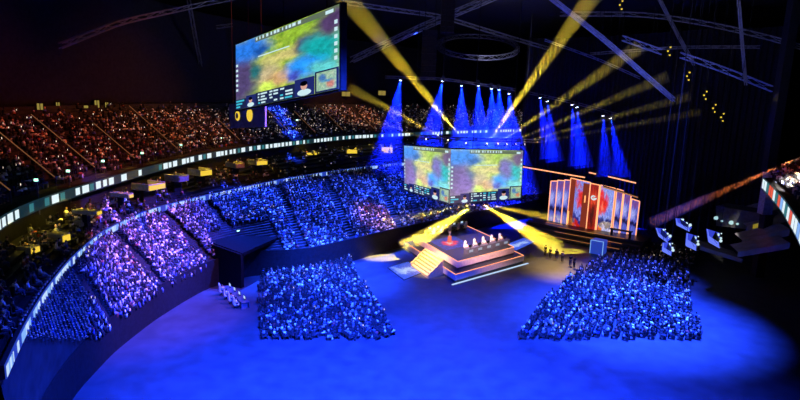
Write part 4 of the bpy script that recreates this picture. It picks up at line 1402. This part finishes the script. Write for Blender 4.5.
# ------------------------------------------------------------------ blue light pods at right
M['pod_blue'] = glow('pod_blue', lin((.42, .50, 1.0)), .95)
M['pod_blue_dim'] = glow('pod_blue_dim', lin((.22, .28, .85)), .9)
POD = [((656, 228), (664, 229), (671, 239), (667, 242), (659, 236), 72, 'upper left of the group'), ((676, 218.5), (682, 219), (692, 227.5), (689, 231), (677, 225), 74, 'highest of the group'),
       ((663, 243), (671, 243), (672, 253), (670.5, 255), (662.5, 251), 70, 'lowest of the group'), ((687, 233), (697, 236), (696.5, 247.5), (695.5, 250), (686, 245.5), 72, 'second from the right'),
       ((707, 229), (720, 233), (719, 244), (719, 247.5), (709, 242), 70, 'rightmost of the group')]
for (a, b, c_, d, e, yd, where) in POD:
    A_, B_, C_, D_, E_ = ony(*a, yd), ony(*b, yd + 1.6), ony(*c_, yd + 1.6), ony(*d, yd), ony(*e, yd - .2)
    cc = (A_ + C_) / 2
    rt = thing('light_pod', 'tilted hanging box of blue light with white lamps at right, ' + where, 'light', cc, 'blue light pods')
    nrm = Vector((-.2, -1, .1)) * .14
    mb = MB(cc)
    pent = [A_, E_, D_, C_, B_]
    bk = [q - nrm * 2.2 for q in pent]
    mb.add(pent + bk, [(0, 1, 2, 3, 4), (9, 8, 7, 6, 5)] + [(i, i + 5, (i + 1) % 5 + 5, (i + 1) % 5) for i in range(5)])
    mb.build('back_panel', M['pod_blue_dim'], rt)
    up_ = (A_ - E_)
    mb = MB(cc)
    mb.slab([E_ + nrm, D_ + nrm, D_ + up_ * .42 + nrm, E_ + up_ * .52 + nrm], .15); mb.build('lower_panel', M['pod_blue'], rt)
    mb = MB(cc); mb.path([A_ + nrm, E_ + nrm * 1.5, D_ + nrm * 1.5], .07); mb.build('frame', M['pod_blue'], rt)
    mb = MB(cc); mb.slab([A_.lerp(D_, .45) + nrm * 1.2, A_.lerp(D_, .8) + nrm * 1.2, B_.lerp(C_, .6) + nrm * 1.2, B_.lerp(A_, .35) + nrm * 1.2], .1); mb.build('dark_rack', M['black'], rt)
    for k in range(6):
        q = B_.lerp(C_, .02 + .17 * k) + nrm * 2.0 + Vector((-.14 + .22 * (-1) ** k, 0, .12 * math.sin(k * 2.3)))
        mb = MB(cc); mb.ball(q, .09 + .06 * ((k * 5) % 3), 8, 6); mb.build('lamp', M['hud_light'], rt)
    for q in (A_, B_):
        mb = MB(cc); mb.bar(q, (q.x, q.y, 41.5), .025); mb.build('cable', M['black'], rt)
rt = thing('lit_suite', 'dark hanging suite block at right with a short row of pale lamps', 'suite', ony(746, 228, 84))
o = rt.location.copy()
SP = Panel(ony(716, 206, 88), ony(772, 215, 80), ony(772, 232, 80), ony(716, 226, 88))
mb = MB(o); mb.slab(SP.rect(0, 1, 0, 1, 0), 2.5); mb.build('suite_front', mat('suite_dark', (.07, .07, .075), .6), rt)
for u, v_, sz in ((.02, .42, .5), (.13, .30, .25), (.31, .28, .55), (.42, .25, .3)):
    q = SP.p(u, v_, .2)
    mb = MB(o); mb.ball(q, (sz * .8, .15, sz * .6), 8, 6); mb.build('lamp', M['exit'] if False else mat('pale_lamp', (.1, .1, .1), .4, emit=(.55, .9, .95), strength=.7), rt)
# terraces at right
M['terr'] = mat('terrace_front', (.34, .31, .27), .85, scale=.7)
for i, (xl, yl, xr, yr, yd, th, lit) in enumerate(((752, 211, 784, 203, 86, 5, 0), (747, 226, 787, 216, 80, 6, 1), (742, 240, 790, 229, 75, 7, 0), (738, 252, 790, 243, 70, 6, 0), (700, 246, 742, 259, 74, 4, 0))):
    a, b = ony(xl, yl, yd + 2), ony(xr, yr, yd - 2)
    k = yd / FPX
    mb = MB((a + b) / 2)
    dz = Vector((0, 0, th * k))
    mb.slab([a - dz, b - dz, b, a], .3)
    back = Vector((1.2, 4.0, 0))
    mb.add([a, b, b + back, a + back], [(0, 1, 2, 3)])
    structure(mb.build('wall_terrace', M['terr']))
    if lit:
        q0, q1 = a.lerp(b, .15), a.lerp(b, .55)
        cq = (q0 + q1) / 2
        mb = MB(cq); mb.slab([q0 + Vector((0, -.1, -.8)), q1 + Vector((0, -.1, -.8)), q1 + Vector((0, -.1, .05)), q0 + Vector((0, -.1, .05))], .1)
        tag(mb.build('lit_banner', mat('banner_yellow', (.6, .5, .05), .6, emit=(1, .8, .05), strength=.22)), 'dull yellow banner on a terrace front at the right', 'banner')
pb, pt_ = ony(767, 214, 78), ony(768, 172, 78)
mb = MB(pb)
mb.box(((pb.x + pt_.x) / 2, pb.y, (pb.z + pt_.z) / 2), (1.3, 1.3, pt_.z - pb.z))
mb.box((pt_.x, pb.y, (pt_.z + 41) / 2), (1.2, 1.2, 41 - pt_.z), None, 1); mb.box((pb.x, pb.y, pb.z / 2), (1.2, 1.2, pb.z), None, 1)  # pillar black above and below: darkness put into the colour
structure(mb.build('wall_pillar', [mat('pillar_grey', (.32, .31, .36), .7), M['black']]))
lamp('terrace_fill', ony(740, 200, 62) + Vector((0, -10, 8)), ony(766, 232, 78), 1.3e5, (1, .9, .75), 17, .7)  # added lamp with no fixture, brightens the terraces
lamp('pillar_light', pb + Vector((-6, -10, 6)), (pb + pt_) / 2, 4e3, (.7, .7, 1), 22, .7)
def pat_r(i):
    return [(.1, .9, .12, .9, R2.choice((1, 1, 2, 3, 4)))]
ribbon('right_ribbon_board', 'short teal, white and red LED board at the right edge of the picture', UR, UP_Z, 1.5, pat_r,
       [M['led_dark'], M['led_white'], M['led_teal'], M['led_red'], M['led_blue']], 26, 0.0, 1.0, 1)
# added dim fill lights, unseen, so the roof steel shows
for p, q, pw, c_ in (((-10, 80, 30), (-30, 110, 40), 6e3, (.75, .75, 1)), ((20, 90, 28), (10, 112, 40), 8e3, (.7, .7, 1)), ((30, 60, 28), (44, 84, 38), 6e3, (.45, .5, 1)), ((22, 52, 27), (20, 72, 34), 5e3, (.7, .7, 1))):
    lamp('roof_fill_light', p, q, pw, c_, 110, .8, .3)
#@@MORE@@
